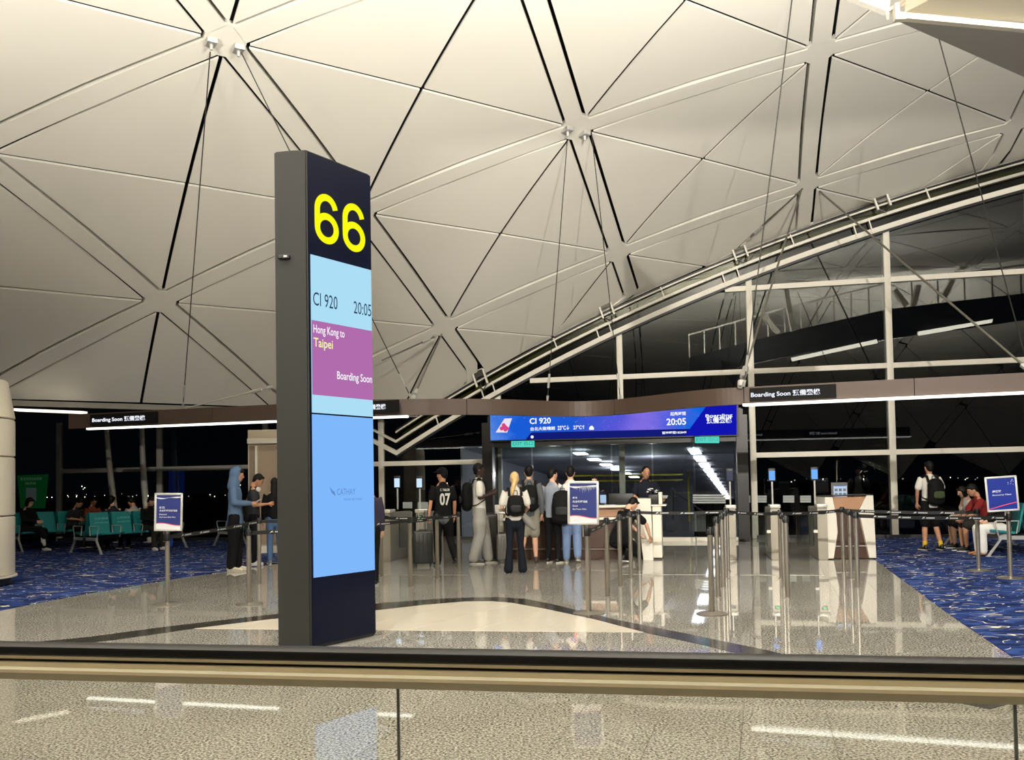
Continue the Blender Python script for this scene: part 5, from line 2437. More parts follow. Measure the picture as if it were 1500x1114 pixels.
def person(x, y, yaw, label, H=1.75, skin='fair', hair=HAIRB, hairstyle='short', top=None, bottom=None, shoes=None, sit=None, Y=None,
           lean=0.0, la=None, ra=None, ll=None, rl=None, head=(0, 0), sleeves='short', legs='long', baggy=1.0, girth=1.0, jacket=None, z=None, extras=None, bend=None, loc_=None, hood=None, soles=True, tuck=.88, sock=None, build=1.0):
    """local frame: +y is where the body faces, +x its right hand side. arm = (elbow, wrist), leg = (knee, ankle) in metres for H = 1.75"""
    p = loc_ if loc_ is not None else fl(x, y)
    k = H / 1.75
    e = empty('person', (p.x, p.y, z if z is not None else 0), rz=math.radians(yaw), label=label, cat='person')
    e.scale = (k, k, k)
    ph = .94 if sit is None else sit + .09            # pelvis height
    L = math.radians(lean)

    def up(h, f=0, s=0):                              # a point of the trunk h above the pelvis
        return V((s, math.sin(L) * h + math.cos(L) * f, ph + math.cos(L) * h - math.sin(L) * f))
    sh_h = .50
    SH = {-1: up(sh_h - .03, 0, -.17 * build), 1: up(sh_h - .03, 0, .17 * build)}
    NK = up(.535)
    hl, ht = math.radians(head[0]), math.radians(head[1])   # pitch forward (+down), turn (+ to the left)
    hd_ = L * .6 + hl
    HC = NK + V((0, math.sin(hd_) * .155 + .012, math.cos(hd_) * .155))
    Rh = M.Rotation(ht, 3, 'Z') @ M.Rotation(-hd_ * .9, 3, 'X')
    HIP = {-1: V((-.085, 0, ph - .02)), 1: V((.085, 0, ph - .02))}
    arms = {-1: la, 1: ra}
    for s in (-1, 1):
        if arms[s] is None:
            el = SH[s] + V((s * .045, -.02, -.28))
            wr = el + V((s * .01, .05, -.245))
            arms[s] = (el, wr)
        else:
            arms[s] = (V(arms[s][0]), V(arms[s][1]))
    legd = {-1: ll, 1: rl}
    for s in (-1, 1):
        if legd[s] is None:
            if sit is None:
                legd[s] = (V((s * .095, .02, .50)), V((s * .10, -.02, .085)))
            else:
                legd[s] = (V((s * .11, .44, sit + .06)), V((s * .11, .42, .085)))
        else:
            legd[s] = (V(legd[s][0]), V(legd[s][1]))
    g = girth
    # ---- body
    bm = NB()
    tube_bm(bm, [(up(-.06), .150 * g, .105 * g), (up(.06), .140 * g, .095 * g), (up(.20), .125 * g, .088 * g), (up(.34), .150 * g, .100 * g), (up(.44), .165 * g, .090 * g), (up(.50), .105, .065)])
    tube_bm(bm, [(up(.48), .058, .055), (NK + V((0, .002, .05)), .052, .053), (HC + Rh @ V((0, -.02, -.03)), .055, .055)])
    for s in (-1, 1):
        el, wr = arms[s]
        tube_bm(bm, [(up(sh_h - .06, 0, s * .10), .06, .06), (SH[s], .052, .052), (SH[s].lerp(el, .45), .046, .046), (el, .036, .036)])
        tube_bm(bm, [(el, .036, .036), (el.lerp(wr, .3), .037, .037), (wr, .023, .021)])
        kn, an = legd[s]
        tube_bm(bm, [(HIP[s], .082 * g, .085 * g), (HIP[s].lerp(kn, .5), .070 * g, .070 * g), (kn, .052, .052)])
        tube_bm(bm, [(kn, .052, .052), (kn.lerp(an, .3), .054, .054), (an, .033, .035)])
    ell_bm(bm, HC, (.076, .096, .118), Rh)
    ell_bm(bm, HC + Rh @ V((0, .035, -.065)), (.052, .052, .055), Rh)
    tube_bm(bm, [(HC + Rh @ V((0, .090, .012)), .010, .010), (HC + Rh @ V((0, .108, -.022)), .016, .013)], V((1, 0, 0)), 6)
    for s in (-1, 1):
        ell_bm(bm, HC + Rh @ V((s * .077, -.008, -.010)), (.012, .022, .032), Rh, 1)
    ex = NB()
    for s in (-1, 1):
        el, wr = arms[s]
        d = (wr - el).normalized()
        hand_bm(ex, wr - d * .005, d, V((-s * 1.0, .35, .1)), 1.0, .6, s)
    body = fuse('body', bm, SKIN[skin], e, .014, 3, ex)
    # face
    bm = NB()
    for s in (-1, 1):
        ell_bm(bm, HC + Rh @ V((s * .031, .086, .012)), (.012, .008, .006), Rh, 1)
    ell_bm(bm, HC + Rh @ V((0, .089, -.058)), (.020, .007, .005), Rh, 1)
    f_ = obj('eyes_and_mouth', bm, mat('face_dark', (58, 34, 30), .4), body)
    f_['kind'] = 'stuff'
    # hair
    bm = NB()
    if hairstyle in ('short', 'pony', 'long', 'bob'):
        ell_bm(bm, HC + Rh @ V((0, -.018, .026)), (.084, .098, .112), Rh)
        tube_bm(bm, [(HC + Rh @ V((-.035, .062, .082)), .030, .024), (HC + Rh @ V((.035, .062, .084)), .030, .024)], V((0, 1, 0)), 8)
    if hairstyle == 'short':
        ell_bm(bm, HC + Rh @ V((0, -.052, -.02)), (.066, .052, .070), Rh)
    if hairstyle == 'receding':
        ell_bm(bm, HC + Rh @ V((0, -.030, .022)), (.085, .094, .112), Rh)
    if hairstyle == 'bob':
        for s in (-1, 1):
            tube_bm(bm, [(HC + Rh @ V((s * .066, -.01, .03)), .026, .05), (HC + Rh @ V((s * .070, .0, -.09)), .022, .05)])
        ell_bm(bm, HC + Rh @ V((0, -.058, -.05)), (.076, .05, .09), Rh)
    if hairstyle == 'long':
        tube_bm(bm, [(HC + Rh @ V((0, -.06, .0)), .080, .050), (HC + Rh @ V((0, -.07, -.14)), .085, .045), (HC + Rh @ V((0, -.08, -.28)), .07, .03)])
    if hairstyle == 'pony':
        ell_bm(bm, HC + Rh @ V((0, -.05, -.03)), (.070, .055, .070), Rh)
        tube_bm(bm, [(HC + V((0, -.10, -.03)), .030, .030), (HC + V((-.03, -.14, -.12)), .042, .034), (HC + V((-.055, -.135, -.24)), .036, .028), (HC + V((-.06, -.125, -.32)), .018, .014)])
    if hairstyle != 'none':
        fuse('hair', bm, hair, e, .012, 3)
    else:
        bm.free()
    # ---- trousers
    b_ = baggy
    if bottom is not None:
        bm = NB()
        tube_bm(bm, [(up(-.10), .155 * g, .115 * g), (up(.04), .152 * g, .108 * g), (up(.08), .148 * g, .104 * g)])
        for s in (-1, 1):
            kn, an = legd[s]
            if legs == 'long':
                q = kn.lerp(an, .98)
                q.z = max(q.z, .075)
                tube_bm(bm, [(HIP[s], .096 * g, .102 * g), (HIP[s].lerp(kn, .5), .084 * b_ * g, .088 * b_ * g), (kn, .066 * b_, .070 * b_), ])
                tube_bm(bm, [(kn, .066 * b_, .070 * b_), (kn.lerp(q, .5), .062 * b_ * (1.05 if b_ > 1.1 else 1), .066 * b_), (q, .054 * b_ ** .9, .062 * b_ ** .9)])
            elif legs == 'flare':
                tube_bm(bm, [(HIP[s], .094 * g, .10 * g), (HIP[s].lerp(kn, .5), .078, .082), (kn, .058, .060)])
                tube_bm(bm, [(kn, .058, .060), (kn.lerp(an, .5), .064, .068), (kn.lerp(an, 1.04), .084, .10)])
            else:
                q = HIP[s].lerp(kn, .92 if legs == 'shorts' else 1.0)
                tube_bm(bm, [(HIP[s], .100 * g, .106 * g), (HIP[s].lerp(kn, .5), .096 * g, .098 * g), (q, .094, .096)])
        fuse('trousers' if legs in ('long', 'flare') else 'shorts', bm, bottom, e, .014, 4)
    # ---- shoes
    for s in (-1, 1):
        kn, an = legd[s]
        sh = V((kn.x - an.x, kn.y - an.y, 0))
        fwd = V((0.12 * s, 1, 0)).normalized()
        tilt = 0
        base = V((an.x, an.y, 0))
        lift = max(0, an.z - .085)
        R_ = M.Rotation(-min(1.1, lift * 4.5), 3, 'X')
        bm = NB()
        def q(y_, z_):
            return V((an.x, an.y, an.z)) + R_ @ (V((0, y_, z_ - .085)) + fwd * 0) + V((s * .1 * y_, 0, 0))
        tube_bm(bm, [(q(-.035, .050), .036, .040), (q(.05, .045), .042, .040), (q(.12, .036), .044, .030), (q(.175, .030), .036, .022)], V((1, 0, 0)), 10)
        tube_bm(bm, [(q(-.02, .06), .040, .044), (q(-.01, .095), .040, .042)], V((1, 0, 0)), 10)
        so = fuse('shoe', bm, shoes or BLK, e, .012, 2)
        if soles:
            bm = NB()
            out = []
            for t in range(14):
                a = 2 * PI * t / 14
                yy = .068 + .128 * math.sin(a)
                xx = .044 * math.cos(a) * (1.05 if yy > .05 else .85)
                out.append((xx, yy))
            lo_ = [bm.verts.new(q(yy, .002) + V((xx, 0, 0))) for xx, yy in out]
            hi_ = [bm.verts.new(q(yy, .024) + V((xx, 0, 0))) for xx, yy in out]
            bm.faces.new(lo_)
            bm.faces.new(hi_)
            for t in range(14):
                bm.faces.new((lo_[t], lo_[(t + 1) % 14], hi_[(t + 1) % 14], hi_[t]))
            obj('sole', bm, mat('pale_sole', (200, 196, 186), .6), so)
        if sock is not None:
            bm = NB()
            tube_bm(bm, [(an + V((0, -.0, .0)), .042, .044), (an.lerp(kn, .20), .044, .046)])
            fuse('sock', bm, sock, e, .012, 1)
    # ---- top
    if top is not None:
        bm = NB()
        h0 = .02 if tuck > .9 else (-.12 if tuck < .85 else -.06)
        tube_bm(bm, [(up(h0), (.178 if tuck < .85 else .165) * g, (.140 if tuck < .85 else .122) * g), (up(.10), .160 * g, .116 * g), (up(.22), .152 * g, .110 * g), (up(.36), .170 * g, .118 * g), (up(.45), .172 * g * build, .098 * g), (up(.50), .10, .070)])
        for s in (-1, 1):
            el, wr = arms[s]
            if sleeves == 'short':
                q = SH[s].lerp(el, .72)
                tube_bm(bm, [(up(sh_h - .07, 0, s * .10), .07, .075), (SH[s] + V((0, 0, -.005)), .066, .068), (SH[s].lerp(el, .45), .068, .070), (q, .068, .070)])
            elif sleeves == 'long':
                q = el.lerp(wr, .93)
                tube_bm(bm, [(up(sh_h - .07, 0, s * .10), .07, .075), (SH[s] + V((0, 0, -.005)), .066, .068), (SH[s].lerp(el, .5), .062, .064), (el, .054, .054)])
                tube_bm(bm, [(el, .054, .054), (el.lerp(q, .5), .050, .050), (q, .038, .038)])
        fuse('top', bm, top, e, .014, 4)
        bm = NB()
        tube_bm(bm, [(up(.495), .080, .074), (up(.525), .066, .066)])
        fuse('collar', bm, top, e, .012, 2)
    if hood is not None:
        bm = NB()
        ell_bm(bm, HC + Rh @ V((0, -.040, .020)), (.105, .112, .138), Rh)
        tube_bm(bm, [(HC + Rh @ V((0, -.04, -.06)), .105, .095), (up(.50, -.02), .14, .11)])
        fuse('hood', bm, hood, e, .014, 4)
    info = dict(e=e, up=up, HC=HC, Rh=Rh, NK=NK, SH=SH, arms=arms, ph=ph, L=L, k=k)
    return info


def local_of(info, p):
    e = info['e']
    k = info['k']
    q = M.Rotation(e.rotation_euler[2], 4, 'Z') @ (V(p) * k)
    return q + V(e.location)


def backpack(info, label, m=None, size=(.30, .17, .44), h=.22, off=.0, sag=0, panel=None, both=True, dx=0.0, print_=None):
    """worn on the back; a thing of its own"""
    m = m or mat('pack_black', (9, 9, 10), .8, spec=.2)
    e = empty('backpack', local_of(info, info['up'](h, -.11 - size[1] / 2 - off, dx)), rz=info['e'].rotation_euler[2], label=label, cat='backpack')
    e.scale = info['e'].scale
    R_ = M.Rotation(-info['L'], 4, 'X')
    w, d, hh = size
    bm = NB()
    tube_bm(bm, [(R_ @ V((0, 0, -hh / 2 + .07)), w / 2, d / 2), (R_ @ V((0, -.01, 0)), w / 2 * 1.02, d / 2 * 1.1), (R_ @ V((0, .01, hh / 2 - .08)), w / 2 * .86, d / 2 * .9)], V((1, 0, 0)), 14)
    box(bm, R_ @ V((0, 0, -.02)), (w * .86, d * .72, hh * .74), .03)
    fuse('pack_body', bm, m, e, .014, 5)
    bm = NB()
    tube_bm(bm, [(R_ @ V((0, -d / 2 - .012, -hh * .22)), w * .34, .035), (R_ @ V((0, -d / 2 - .018, -.02)), w * .34, .03)], V((1, 0, 0)), 10)
    fuse('front_pocket', bm, panel or mat('pack_dark', (14, 14, 16), .7), e, .014, 3)
    bm = NB()
    pipe(bm, [R_ @ V((-.04, d * .3, hh / 2 - .02)), R_ @ V((-.03, d * .3, hh / 2 + .05)), R_ @ V((.03, d * .3, hh / 2 + .05)), R_ @ V((.04, d * .3, hh / 2 - .02))], .008, 6)
    obj('grab_handle', bm, BLK, e, smooth=60)
    for s in (-1, 1) if both else (1,):
        bm = NB()
        c = s * .105 - dx
        T_ = d / 2 + .11 + off
        pts = [(c, d * .3, .18), (c * 1.02, T_ - .085, .31), (c * 1.03, T_ + .02, .325), (c * 1.02, T_ + .115, .25), (c * 1.1, T_ + .135, .10), (c * 1.35, T_ + .10, -.04), (c * 1.45, T_ - .04, -.13), (c * 1.2, d * .25, -.16)]
        P_ = [R_ @ V((x_, y_, z_ + (.22 - h))) for x_, y_, z_ in pts]
        for a, b in zip(P_, P_[1:]):
            beam(bm, a, b, .045, .016, V((0, 1, .3)) if abs((b - a).normalized().z) > .6 else V((0, 0, 1)))
        obj('shoulder_strap', bm, m, e)
    return e


def suitcase(x, y, rz, size, m, label, handle=True, Y=None, h_ext=.38):
    p = fl(x, y)
    e = empty('suitcase', (p.x, p.y, 0), rz=math.radians(rz), label=label, cat='suitcase', group='suitcases by the queue')
    w, d, h = size
    bm = NB()
    box(bm, (0, 0, .055 + h / 2), (w, d, h), .035)
    obj('shell', bm, m, e, smooth=50)
    bm = NB()
    for k in range(5):
        box(bm, (-w / 2 + w * (k + .5) / 5, -d / 2 - .002, .055 + h / 2), (.014, .012, h * .86), .004)
    obj('shell_rib', bm, m, e)['kind'] = 'stuff'
    bm = NB()
    box(bm, (0, 0, .055 + h / 2), (w + .004, .012, h + .004), 0)
    obj('zip_seam', bm, BLK, e)
    for sx in (-1, 1):
        for sy in (-1, 1):
            bm = NB()
            cyl(bm, (sx * (w / 2 - .05) - .012, sy * (d / 2 - .05), .028), (sx * (w / 2 - .05) + .012, sy * (d / 2 - .05), .028), .028, seg=12)
            box(bm, (sx * (w / 2 - .05), sy * (d / 2 - .05), .05), (.035, .035, .03), .004)
            obj('wheel', bm, BLK, e, smooth=40)
    bm = NB()
    box(bm, (0, 0, .055 + h + .012), (.16, .03, .02), .006)
    obj('top_handle', bm, BLK, e)
    if handle:
        bm = NB()
        for sx in (-.07, .07):
            cyl(bm, (sx, d * .3, .055 + h - .02), (sx, d * .3, .055 + h + h_ext), .008, seg=8)
        box(bm, (0, d * .3, .055 + h + h_ext), (.19, .03, .03), .008)
        obj('pull_handle', bm, ALU, e)
    return e


def px_head(xf, yf, yt):
    """standing height of somebody whose shoe soles show at (xf, yf) and crown at yt"""
    p = fl(xf, yf)
    return (yf - yt) * p.y / FPX * 1.0


BLACKC = cloth('black', (10, 10, 12))
WHITEC = cloth('white', (218, 214, 204))
CREAMC = cloth('cream', (226, 220, 204))

# ---- 1 hooded man in profile, looking right
i1 = person(345, 837, -82, 'person in a slate blue hooded sweatshirt and cream shoes looking at a phone', H=1.86, skin='tan', top=cloth('slate_blue', (82, 104, 134)), bottom=BLACKC,
            shoes=mat('cream_shoe', (216, 208, 190), .6), hairstyle='short', hood=cloth('slate_blue', (82, 104, 134)), sleeves='long', tuck=.84, baggy=1.25, head=(14, 0),
            la=((-.20, .02, 1.16), (-.08, .26, 1.14)), ra=((.20, .02, 1.16), (.07, .28, 1.14)), ll=((-.09, .03, .5), (-.10, .02, .085)), rl=((.10, -.01, .5), (.11, -.06, .085)))
ph1 = empty('phone', local_of(i1, (0, .37, 1.18)), rz=i1['e'].rotation_euler[2], label='pale phone held by the hooded person', cat='phone')
bm = NB(); box(bm, (0, 0, 0), (.07, .13, .009), .003, M.Rotation(.5, 4, 'X')); obj('phone_body', bm, mat('phone_white', (220, 220, 220), .3), ph1)
# ---- 2 man with headphones behind him
i2 = person(372, 829, -75, 'person with white headphones round the neck, black clothes, looking down at a phone', H=1.78, skin='tan', top=cloth('charcoal', (46, 46, 52)), bottom=BLACKC,
            shoes=mat('white_shoe', (206, 204, 198), .6), sleeves='short', head=(30, 0), la=((-.20, .04, 1.14), (-.07, .27, 1.16)), ra=((.20, .04, 1.14), (.05, .28, 1.16)))
hp = empty('headphones', local_of(i2, i2['NK'] + V((0, .03, -.02))), rz=i2['e'].rotation_euler[2], label='white over-ear headphones worn round the neck', cat='headphones')
bm = NB()
pipe(bm, [(.095 * math.cos(a), .085 * math.sin(a), 0) for a in [PI * (1.02 + .96 * k / 10) for k in range(11)]], .010, 6)
obj('headband', bm, mat('headphone_white', (226, 224, 218), .4), hp, smooth=60)
for s in (-1, 1):
    bm = NB()
    cyl(bm, (s * .065, .05, -.01), (s * .095, .075, -.02), .042, seg=14)
    obj('ear_cup', bm, MATS['headphone_white'], hp, smooth=40)
# ---- 3 woman in black mostly behind the totem
i3 = person(403, 827, 20, 'person in a black top and blue jeans half hidden by the totem', H=1.68, skin='fair', hairstyle='long', top=BLACKC, bottom=cloth('jeans', (72, 98, 134)),
            sleeves='long', tuck=1.0, shoes=mat('grey_shoe', (120, 118, 114), .6))
# ---- 4 person right of the totem
i4 = person(541, 858, 6, 'person in a dark plum padded jacket mostly hidden behind the right edge of the totem', H=1.62, skin='fair', top=cloth('plum', (48, 44, 62)), bottom=BLACKC, sleeves='long', girth=1.15)
# ---- 5 jersey 07
i5 = person(650, 829, 22, 'person in a black cap and black jersey with white 07 pulling a suitcase', H=1.80, skin='tan', top=cloth('jersey_black', (12, 12, 14)), bottom=BLACKC, sleeves='short', head=(6, 38), baggy=1.12,
            la=((-.23, -.02, 1.15), (-.28, -.06, .90)), ll=((-.09, .06, .52), (-.09, .04, .085)), rl=((.12, .00, .50), (.14, -.26, .14)), soles=False)
cap = empty('cap', local_of(i5, i5['HC'] + V((0, 0, .03))), rz=i5['e'].rotation_euler[2] + math.radians(38), label='black baseball cap on the jersey wearer', cat='cap')
bm = NB(); ell_bm(bm, (0, -.01, .02), (.095, .108, .10)); fuse('crown', bm, BLACKC, cap, .012, 2)
bm = NB(); slab(bm, [(-.07, .07, .03), (.07, .07, .03), (.055, .165, .015), (-.055, .165, .015)], (0, 0, 1), .008); obj('peak', bm, BLACKC, cap)
yb = -.132
for s_, x0_, w_, z0_, h_ in (('07', -.10, .20, 1.08, .22), ('C. TAILOR', -.09, .18, 1.335, .045)):
    text('jersey_print', s_, (x0_, yb - .004, z0_), (1, 0, 0), (0, .0, 1), w_, h_, mat('jersey_white', (226, 224, 220), .7), i5['e'], off=.004, bold=.03)
bm = NB(); tube_bm(bm, [(i5['up'](-.10), .160, .120), (i5['up'](-.03), .158, .116)]); fuse('undershirt_hem', bm, cloth('grey_hem', (92, 96, 102)), i5['e'], .014, 2)
suitcase(620, 830, 8, (.36, .26, .60), mat('suitcase_black', (34, 36, 34), .45), 'black cabin suitcase behind the slim post, beside the 07 jersey')
# ---- 6 tall man in profile with backpack
i6 = person(703, 826, -84, 'tall person in white T-shirt and wide grey trousers, seen from the side', H=1.88, skin='dark', top=WHITEC, bottom=cloth('grey_sweats', (150, 148, 144)), baggy=1.5, sleeves='short',
            la=((-.20, -.02, 1.17), (-.07, .22, 1.24)), ra=((.21, .0, 1.15), (.08, .24, 1.22)), ll=((-.09, .10, .50), (-.09, .16, .085)), rl=((.09, .0, .50), (.10, -.12, .085)), shoes=BLK)
backpack(i6, 'black backpack with a pale edge on the person in wide grey trousers', size=(.30, .20, .48), h=.24)
# ---- 7 blonde woman from behind
i7 = person(756, 840, 4, 'person with a long blonde ponytail and black flared trousers, from behind', H=1.68, skin='fair', hair=HAIRBL, hairstyle='pony', tuck=.95, top=WHITEC, bottom=cloth('ink', (20, 24, 34)), legs='flare',
            ll=((-.10, .02, .5), (-.13, .0, .085)), rl=((.09, .02, .5), (.12, .05, .085)), ra=((.23, .02, 1.14), (.20, .16, 1.06)), la=((-.23, .03, 1.14), (-.17, .18, 1.08)))
backpack(i7, 'small black backpack on the blonde person', size=(.31, .13, .40), h=.24)
hb_ = empty('shoulder_bag', local_of(i7, (.22, -.02, .93)), rz=i7['e'].rotation_euler[2], label='grey soft bag hanging at the blonde person\'s right hip', cat='bag')
bm = NB(); tube_bm(bm, [((-.07, -.05, .06), .05, .09), ((.0, -.03, -.04), .07, .12), ((.10, 0, -.14), .05, .10)]); fuse('bag_body', bm, cloth('bag_grey', (124, 122, 116)), hb_, .014, 4)
bm = NB(); pipe(bm, [(-.09, -.05, .10), (-.06, -.02, .20), (.0, .02, .20), (.05, .0, .04)], .008, 6); obj('strap', bm, BLK, hb_)
# ---- 8 grey shirt man behind her
i8 = person(777, 826, 2, 'person in a dark grey shirt and grey shorts with a black backpack behind the blonde', H=1.82, skin='fair', top=cloth('dark_grey', (88, 90, 92)), bottom=cloth('stone', (132, 128, 116)), legs='shorts', sleeves='long',
            ll=((-.10, .03, .50), (-.16, -.20, .20)), rl=((.09, .02, .50), (.10, -.01, .085)), shoes=mat('brown_shoe', (58, 40, 32), .6), soles=False)
backpack(i8, 'black backpack on the person in the dark grey shirt', size=(.30, .18, .46), h=.24)
# suitcases between
suitcase(718, 823, 6, (.30, .28, .86), mat('suitcase_charcoal', (44, 42, 40), .4), 'tall dark suitcase standing between the grey trousers and the blonde person', handle=False)
suitcase(738, 825, 4, (.26, .26, .50), mat('suitcase_grey', (92, 90, 88), .4), 'mid grey ribbed cabin suitcase just left of the blonde person')
# ---- 9 blue grey shirt man
i9 = person(811, 825, -28, 'person in a blue grey short-sleeved shirt leaning on the desk, left of the floral shirt', H=1.76, skin='fair', top=cloth('blue_grey', (128, 134, 146)), bottom=BLACKC, sleeves='short', head=(4, -30),
            ra=((.22, .06, 1.15), (.16, .26, 1.05)))
# ---- 10 floral tshirt
i10 = person(838, 825, -6, 'person in white T-shirt and blue jeans with a black bag on the back', H=1.80, skin='fair', top=cloth('tee_white', (222, 214, 202)), bottom=cloth('pale_jeans', (104, 124, 158)), sleeves='short', baggy=1.25,
             ll=((-.09, .03, .5), (-.10, .06, .085)), rl=((.10, .01, .5), (.11, -.14, .13)), shoes=mat('grey_trainer', (110, 108, 100), .6))
bm = NB()
for c_, (u, v, r) in zip(((230, 90, 60), (90, 60, 170), (240, 170, 60), (200, 60, 120), (60, 130, 110)), ((.04, 1.28, .035), (.0, 1.34, .04), (.05, 1.22, .025), (.03, 1.38, .03), (.02, 1.16, .035))):
    b2 = NB()
    b2.faces.new([b2.verts.new((u + r * math.cos(t * PI / 4), -.145, v + r * math.sin(t * PI / 4))) for t in range(8)])
    obj('shirt_print', b2, mat('print_%d_%d' % c_[:2], c_, .7), i10['e'])
bm.free()
backpack(i10, 'large black bag slung low on the back of the jeans wearer', size=(.40, .22, .56), h=.08, dx=-.14, both=False)
# ---- 11 woman behind the desk
d11 = dp(onp(856, 700, DD + .9, FS).x, 0, 1.0)
i11 = person(0, 0, 176, 'person with a black fringe behind the desk, mostly hidden by the Gold poster', H=1.62, skin='fair', hairstyle='bob', top=cloth('staff_navy', (26, 30, 44)), bottom=BLACKC, loc_=V((d11.x, d11.y, 0)))
# ---- 12 staff man
d12 = dp(onp(930, 700, DD + .95, FS).x, 0, 1.05)
i12 = person(0, 0, 188, 'person in a dark navy polo shirt with a white badge working behind the desk', H=1.80, skin='tan', hairstyle='receding', top=cloth('navy_polo', (22, 25, 36)), bottom=BLACKC, loc_=V((d12.x, d12.y, 0)), head=(24, 0), sleeves='short', girth=1.08,
             la=((-.26, .10, 1.20), (-.26, .32, 1.12)), ra=((.25, .06, 1.16), (.20, .26, 1.08)))
bm = NB(); box(bm, (-.08, .135, 1.30), (.07, .006, .02)); obj('badge', bm, mat('badge_white', (230, 230, 226), .5), i12['e'])
pap = empty('paper', local_of(i12, (-.24, .42, 1.14)), rz=.2, label='white slip of paper in the hand of the navy polo wearer', cat='paper')
bm = NB(); box(bm, (0, 0, 0), (.14, .09, .003), 0, M.Rotation(-.7, 4, 'X')); obj('sheet', bm, PW, pap)
# ---- 13 crouching man in black
p13 = fl(918, 826)
i13 = person(0, 0, -50, 'person in black crouching and bending over a bag on the floor by the posts', H=1.80, skin='fair', sit=.38, lean=30, top=BLACKC, bottom=BLACKC, sleeves='short', head=(30, 0), loc_=V((p13.x - .12, p13.y + .1, 0)), girth=1.12,
             ll=((-.13, .34, .46), (-.12, .16, .085)), rl=((.13, .36, .20), (.14, -.02, .12)), ra=((.28, .42, .68), (.24, .56, .44)), la=((-.20, .46, .72), (-.06, .60, .50)), shoes=BLK)
p = fl(948, 819)
hb2 = empty('holdall', (p.x, p.y, 0), rz=-.2, label='soft black bag on the floor being packed by the crouching person', cat='bag')
bm = NB(); tube_bm(bm, [((-.14, 0, .11), .10, .11), ((.0, 0, .13), .11, .13), ((.15, 0, .10), .10, .10)], V((0, 1, 0))); fuse('bag_body', bm, mat('pack_black', (9, 9, 10), .8, spec=.2), hb2, .014, 4)
bm = NB(); pipe(bm, [(-.1, 0, .22), (-.06, 0, .30), (.06, 0, .30), (.1, 0, .22)], .010, 6); obj('strap', bm, BLK, hb2)
# ---- 14 backpack man right
i14 = person(1365, 807, 5, 'person in white T-shirt, black shorts and yellow socks walking on the blue carpet', H=1.78, skin='tan', top=WHITEC, bottom=BLACKC, legs='shorts', sleeves='short', girth=1.05, build=1.08,
             ll=((-.11, .03, .5), (-.14, .0, .085)), rl=((.11, .03, .5), (.15, -.08, .085)), sock=cloth('yellow', (216, 176, 52)), la=((-.27, -.02, 1.17), (-.25, .04, .93)), ra=((.27, .0, 1.17), (.24, .12, .95)), z=.006)
backpack(i14, 'black backpack with a green and white pocket on the person in yellow socks', size=(.34, .20, .50), h=.22, panel=cloth('pack_green', (62, 74, 48)))
# ---- 15 woman white T seated, hand on chin
i15 = person(0, 0, 78, 'person in a white T-shirt sitting with a hand on the chin, right of the backpacker', H=1.68, skin='fair', hairstyle='bob', sit=.45, top=WHITEC, bottom=BLACKC, legs='shorts', head=(20, 10), loc_=seat_at(BN4, 3.1, 1),
             ra=((.20, .20, .80), (.06, .20, 1.06)), la=((-.2, .16, .78), (-.08, .34, .70)), lean=14, z=.006)
# ---- 16 person in red leaning forward
i16 = person(0, 0, 82, 'person in a dark red T-shirt bent forward on the bench near the blue bag', H=1.76, skin='tan', sit=.45, lean=18, head=(16, 0), top=cloth('dark_red', (120, 34, 34)), bottom=cloth('dark_olive', (40, 38, 34)), legs='shorts', loc_=seat_at(BN4, 1.7, 1),
             ra=((.2, .30, .74), (.06, .46, .62)), la=((-.2, .30, .74), (-.06, .46, .62)), z=.006)
p = fl(1416, 797)
bb = empty('blue_bag', (p.x, p.y, .006), label='bright blue bag on the carpet at the seated pair\'s feet', cat='bag')
bm = NB(); tube_bm(bm, [((0, 0, .12), .14, .11), ((0, 0, .24), .13, .10), ((0, 0, .36), .09, .07)]); fuse('bag_body', bm, cloth('bag_blue', (26, 62, 150)), bb, .014, 4)
bm = NB(); pipe(bm, [(-.05, 0, .40), (-.03, 0, .47), (.03, 0, .47), (.05, 0, .40)], .009, 6); obj('strap', bm, BLK, bb)
# ---- 17 person in white trousers
i17 = person(0, 0, 80, 'person in white trousers and brown shoes seated behind the Economy Class sign', H=1.70, skin='fair', sit=.45, top=BLACKC, bottom=cloth('white_trousers', (230, 228, 222)), shoes=mat('tan_shoe', (150, 104, 66), .6), baggy=1.3, sleeves='long',
             loc_=seat_at(BN4, 0, 1), soles=False, z=.006, lean=-4, ra=((.22, .1, .78), (.12, .32, .66)), la=((-.22, .1, .78), (-.12, .32, .66)))

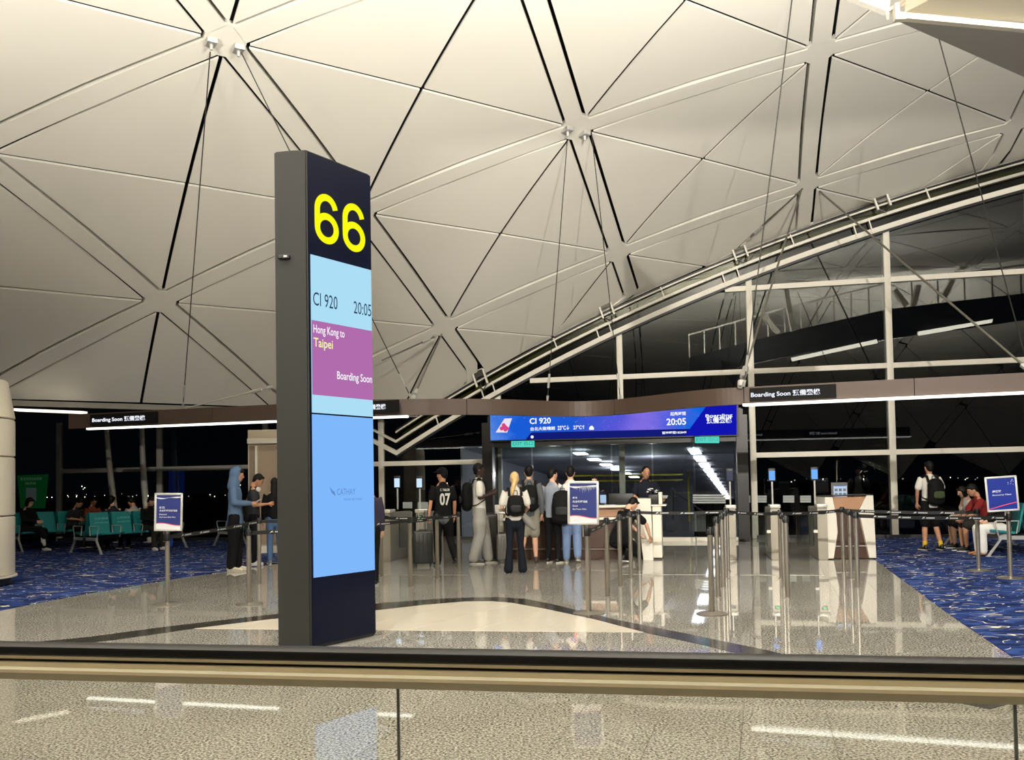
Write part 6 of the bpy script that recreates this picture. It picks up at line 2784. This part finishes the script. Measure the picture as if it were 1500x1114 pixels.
# ---- left seated travellers
DKO = cloth('olive_black', (34, 32, 28))
def seated(b, i, side, label, turn=0, **k):
    k.setdefault('sit', .45)
    k.setdefault('head', (24, 0))
    k.setdefault('ra', ((.20, .10, .78), (.05, .34, .74)))
    k.setdefault('la', ((-.20, .10, .78), (-.05, .34, .74)))
    yaw = math.degrees(b.rotation_euler[2]) + (0 if side > 0 else 180) + turn
    return person(0, 0, yaw, label, loc_=seat_at(b, i, side), z=.006, **k)


seated(BN2, 0, -1, 'person in black with white shoes and crossed legs seated beside the round column', 20, skin='fair', hairstyle='bob', top=BLACKC, bottom=BLACKC, shoes=mat('white_shoe', (206, 204, 198), .6), sleeves='long',
       rl=((.04, .44, .56), (.10, .62, .34)))
seated(BN2, 2, -1, 'person in a dark T-shirt leaning forward over a phone behind the nearest bench', 15, skin='tan', top=cloth('dark_tee', (40, 40, 42)), bottom=BLACKC, lean=20)
seated(BN2, 3, -1, 'person in a brick red top seated at the far end of the rear bench', 0, skin='tan', top=cloth('brick', (120, 58, 38)), bottom=BLACKC, H=1.72)
seated(BN1, 1, 1, 'person in a dark jacket sitting upright behind the teal backs', 0, skin='fair', top=cloth('dark_jacket', (34, 36, 44)), bottom=BLACKC, sleeves='long', head=(4, -60))
seated(BN1, 2, 1, 'person in a pale top looking down behind the teal backs', 0, skin='tan', top=cloth('pale_tee', (176, 172, 160)), bottom=BLACKC, head=(40, 0), H=1.72)
seated(BN1, 2, -1, 'person in black with white shoes seated between the teal backs and Diamond sign', 0, skin='tan', top=BLACKC, bottom=DKO, shoes=mat('white_shoe', (206, 204, 198), .6), sleeves='long', lean=8, head=(26, 40))
seated(BN3, 0, -1, 'person in grey trousers seated right of the Diamond sign, in shadow', 0, skin='tan', top=cloth('dark_olive', (40, 38, 34)), bottom=cloth('dim_grey', (74, 72, 64)), sleeves='long')
p = fl(243, 806)
sb = empty('blue_bag', (p.x, p.y + .2, .006), label='small blue bag on the carpet behind the Diamond sign\'s pole', cat='bag')
bm = NB(); tube_bm(bm, [((0, 0, .10), .10, .08), ((0, 0, .2), .10, .08), ((0, 0, .28), .08, .06)]); fuse('bag_body', bm, cloth('bag_blue', (26, 62, 150)), sb, .014, 3)
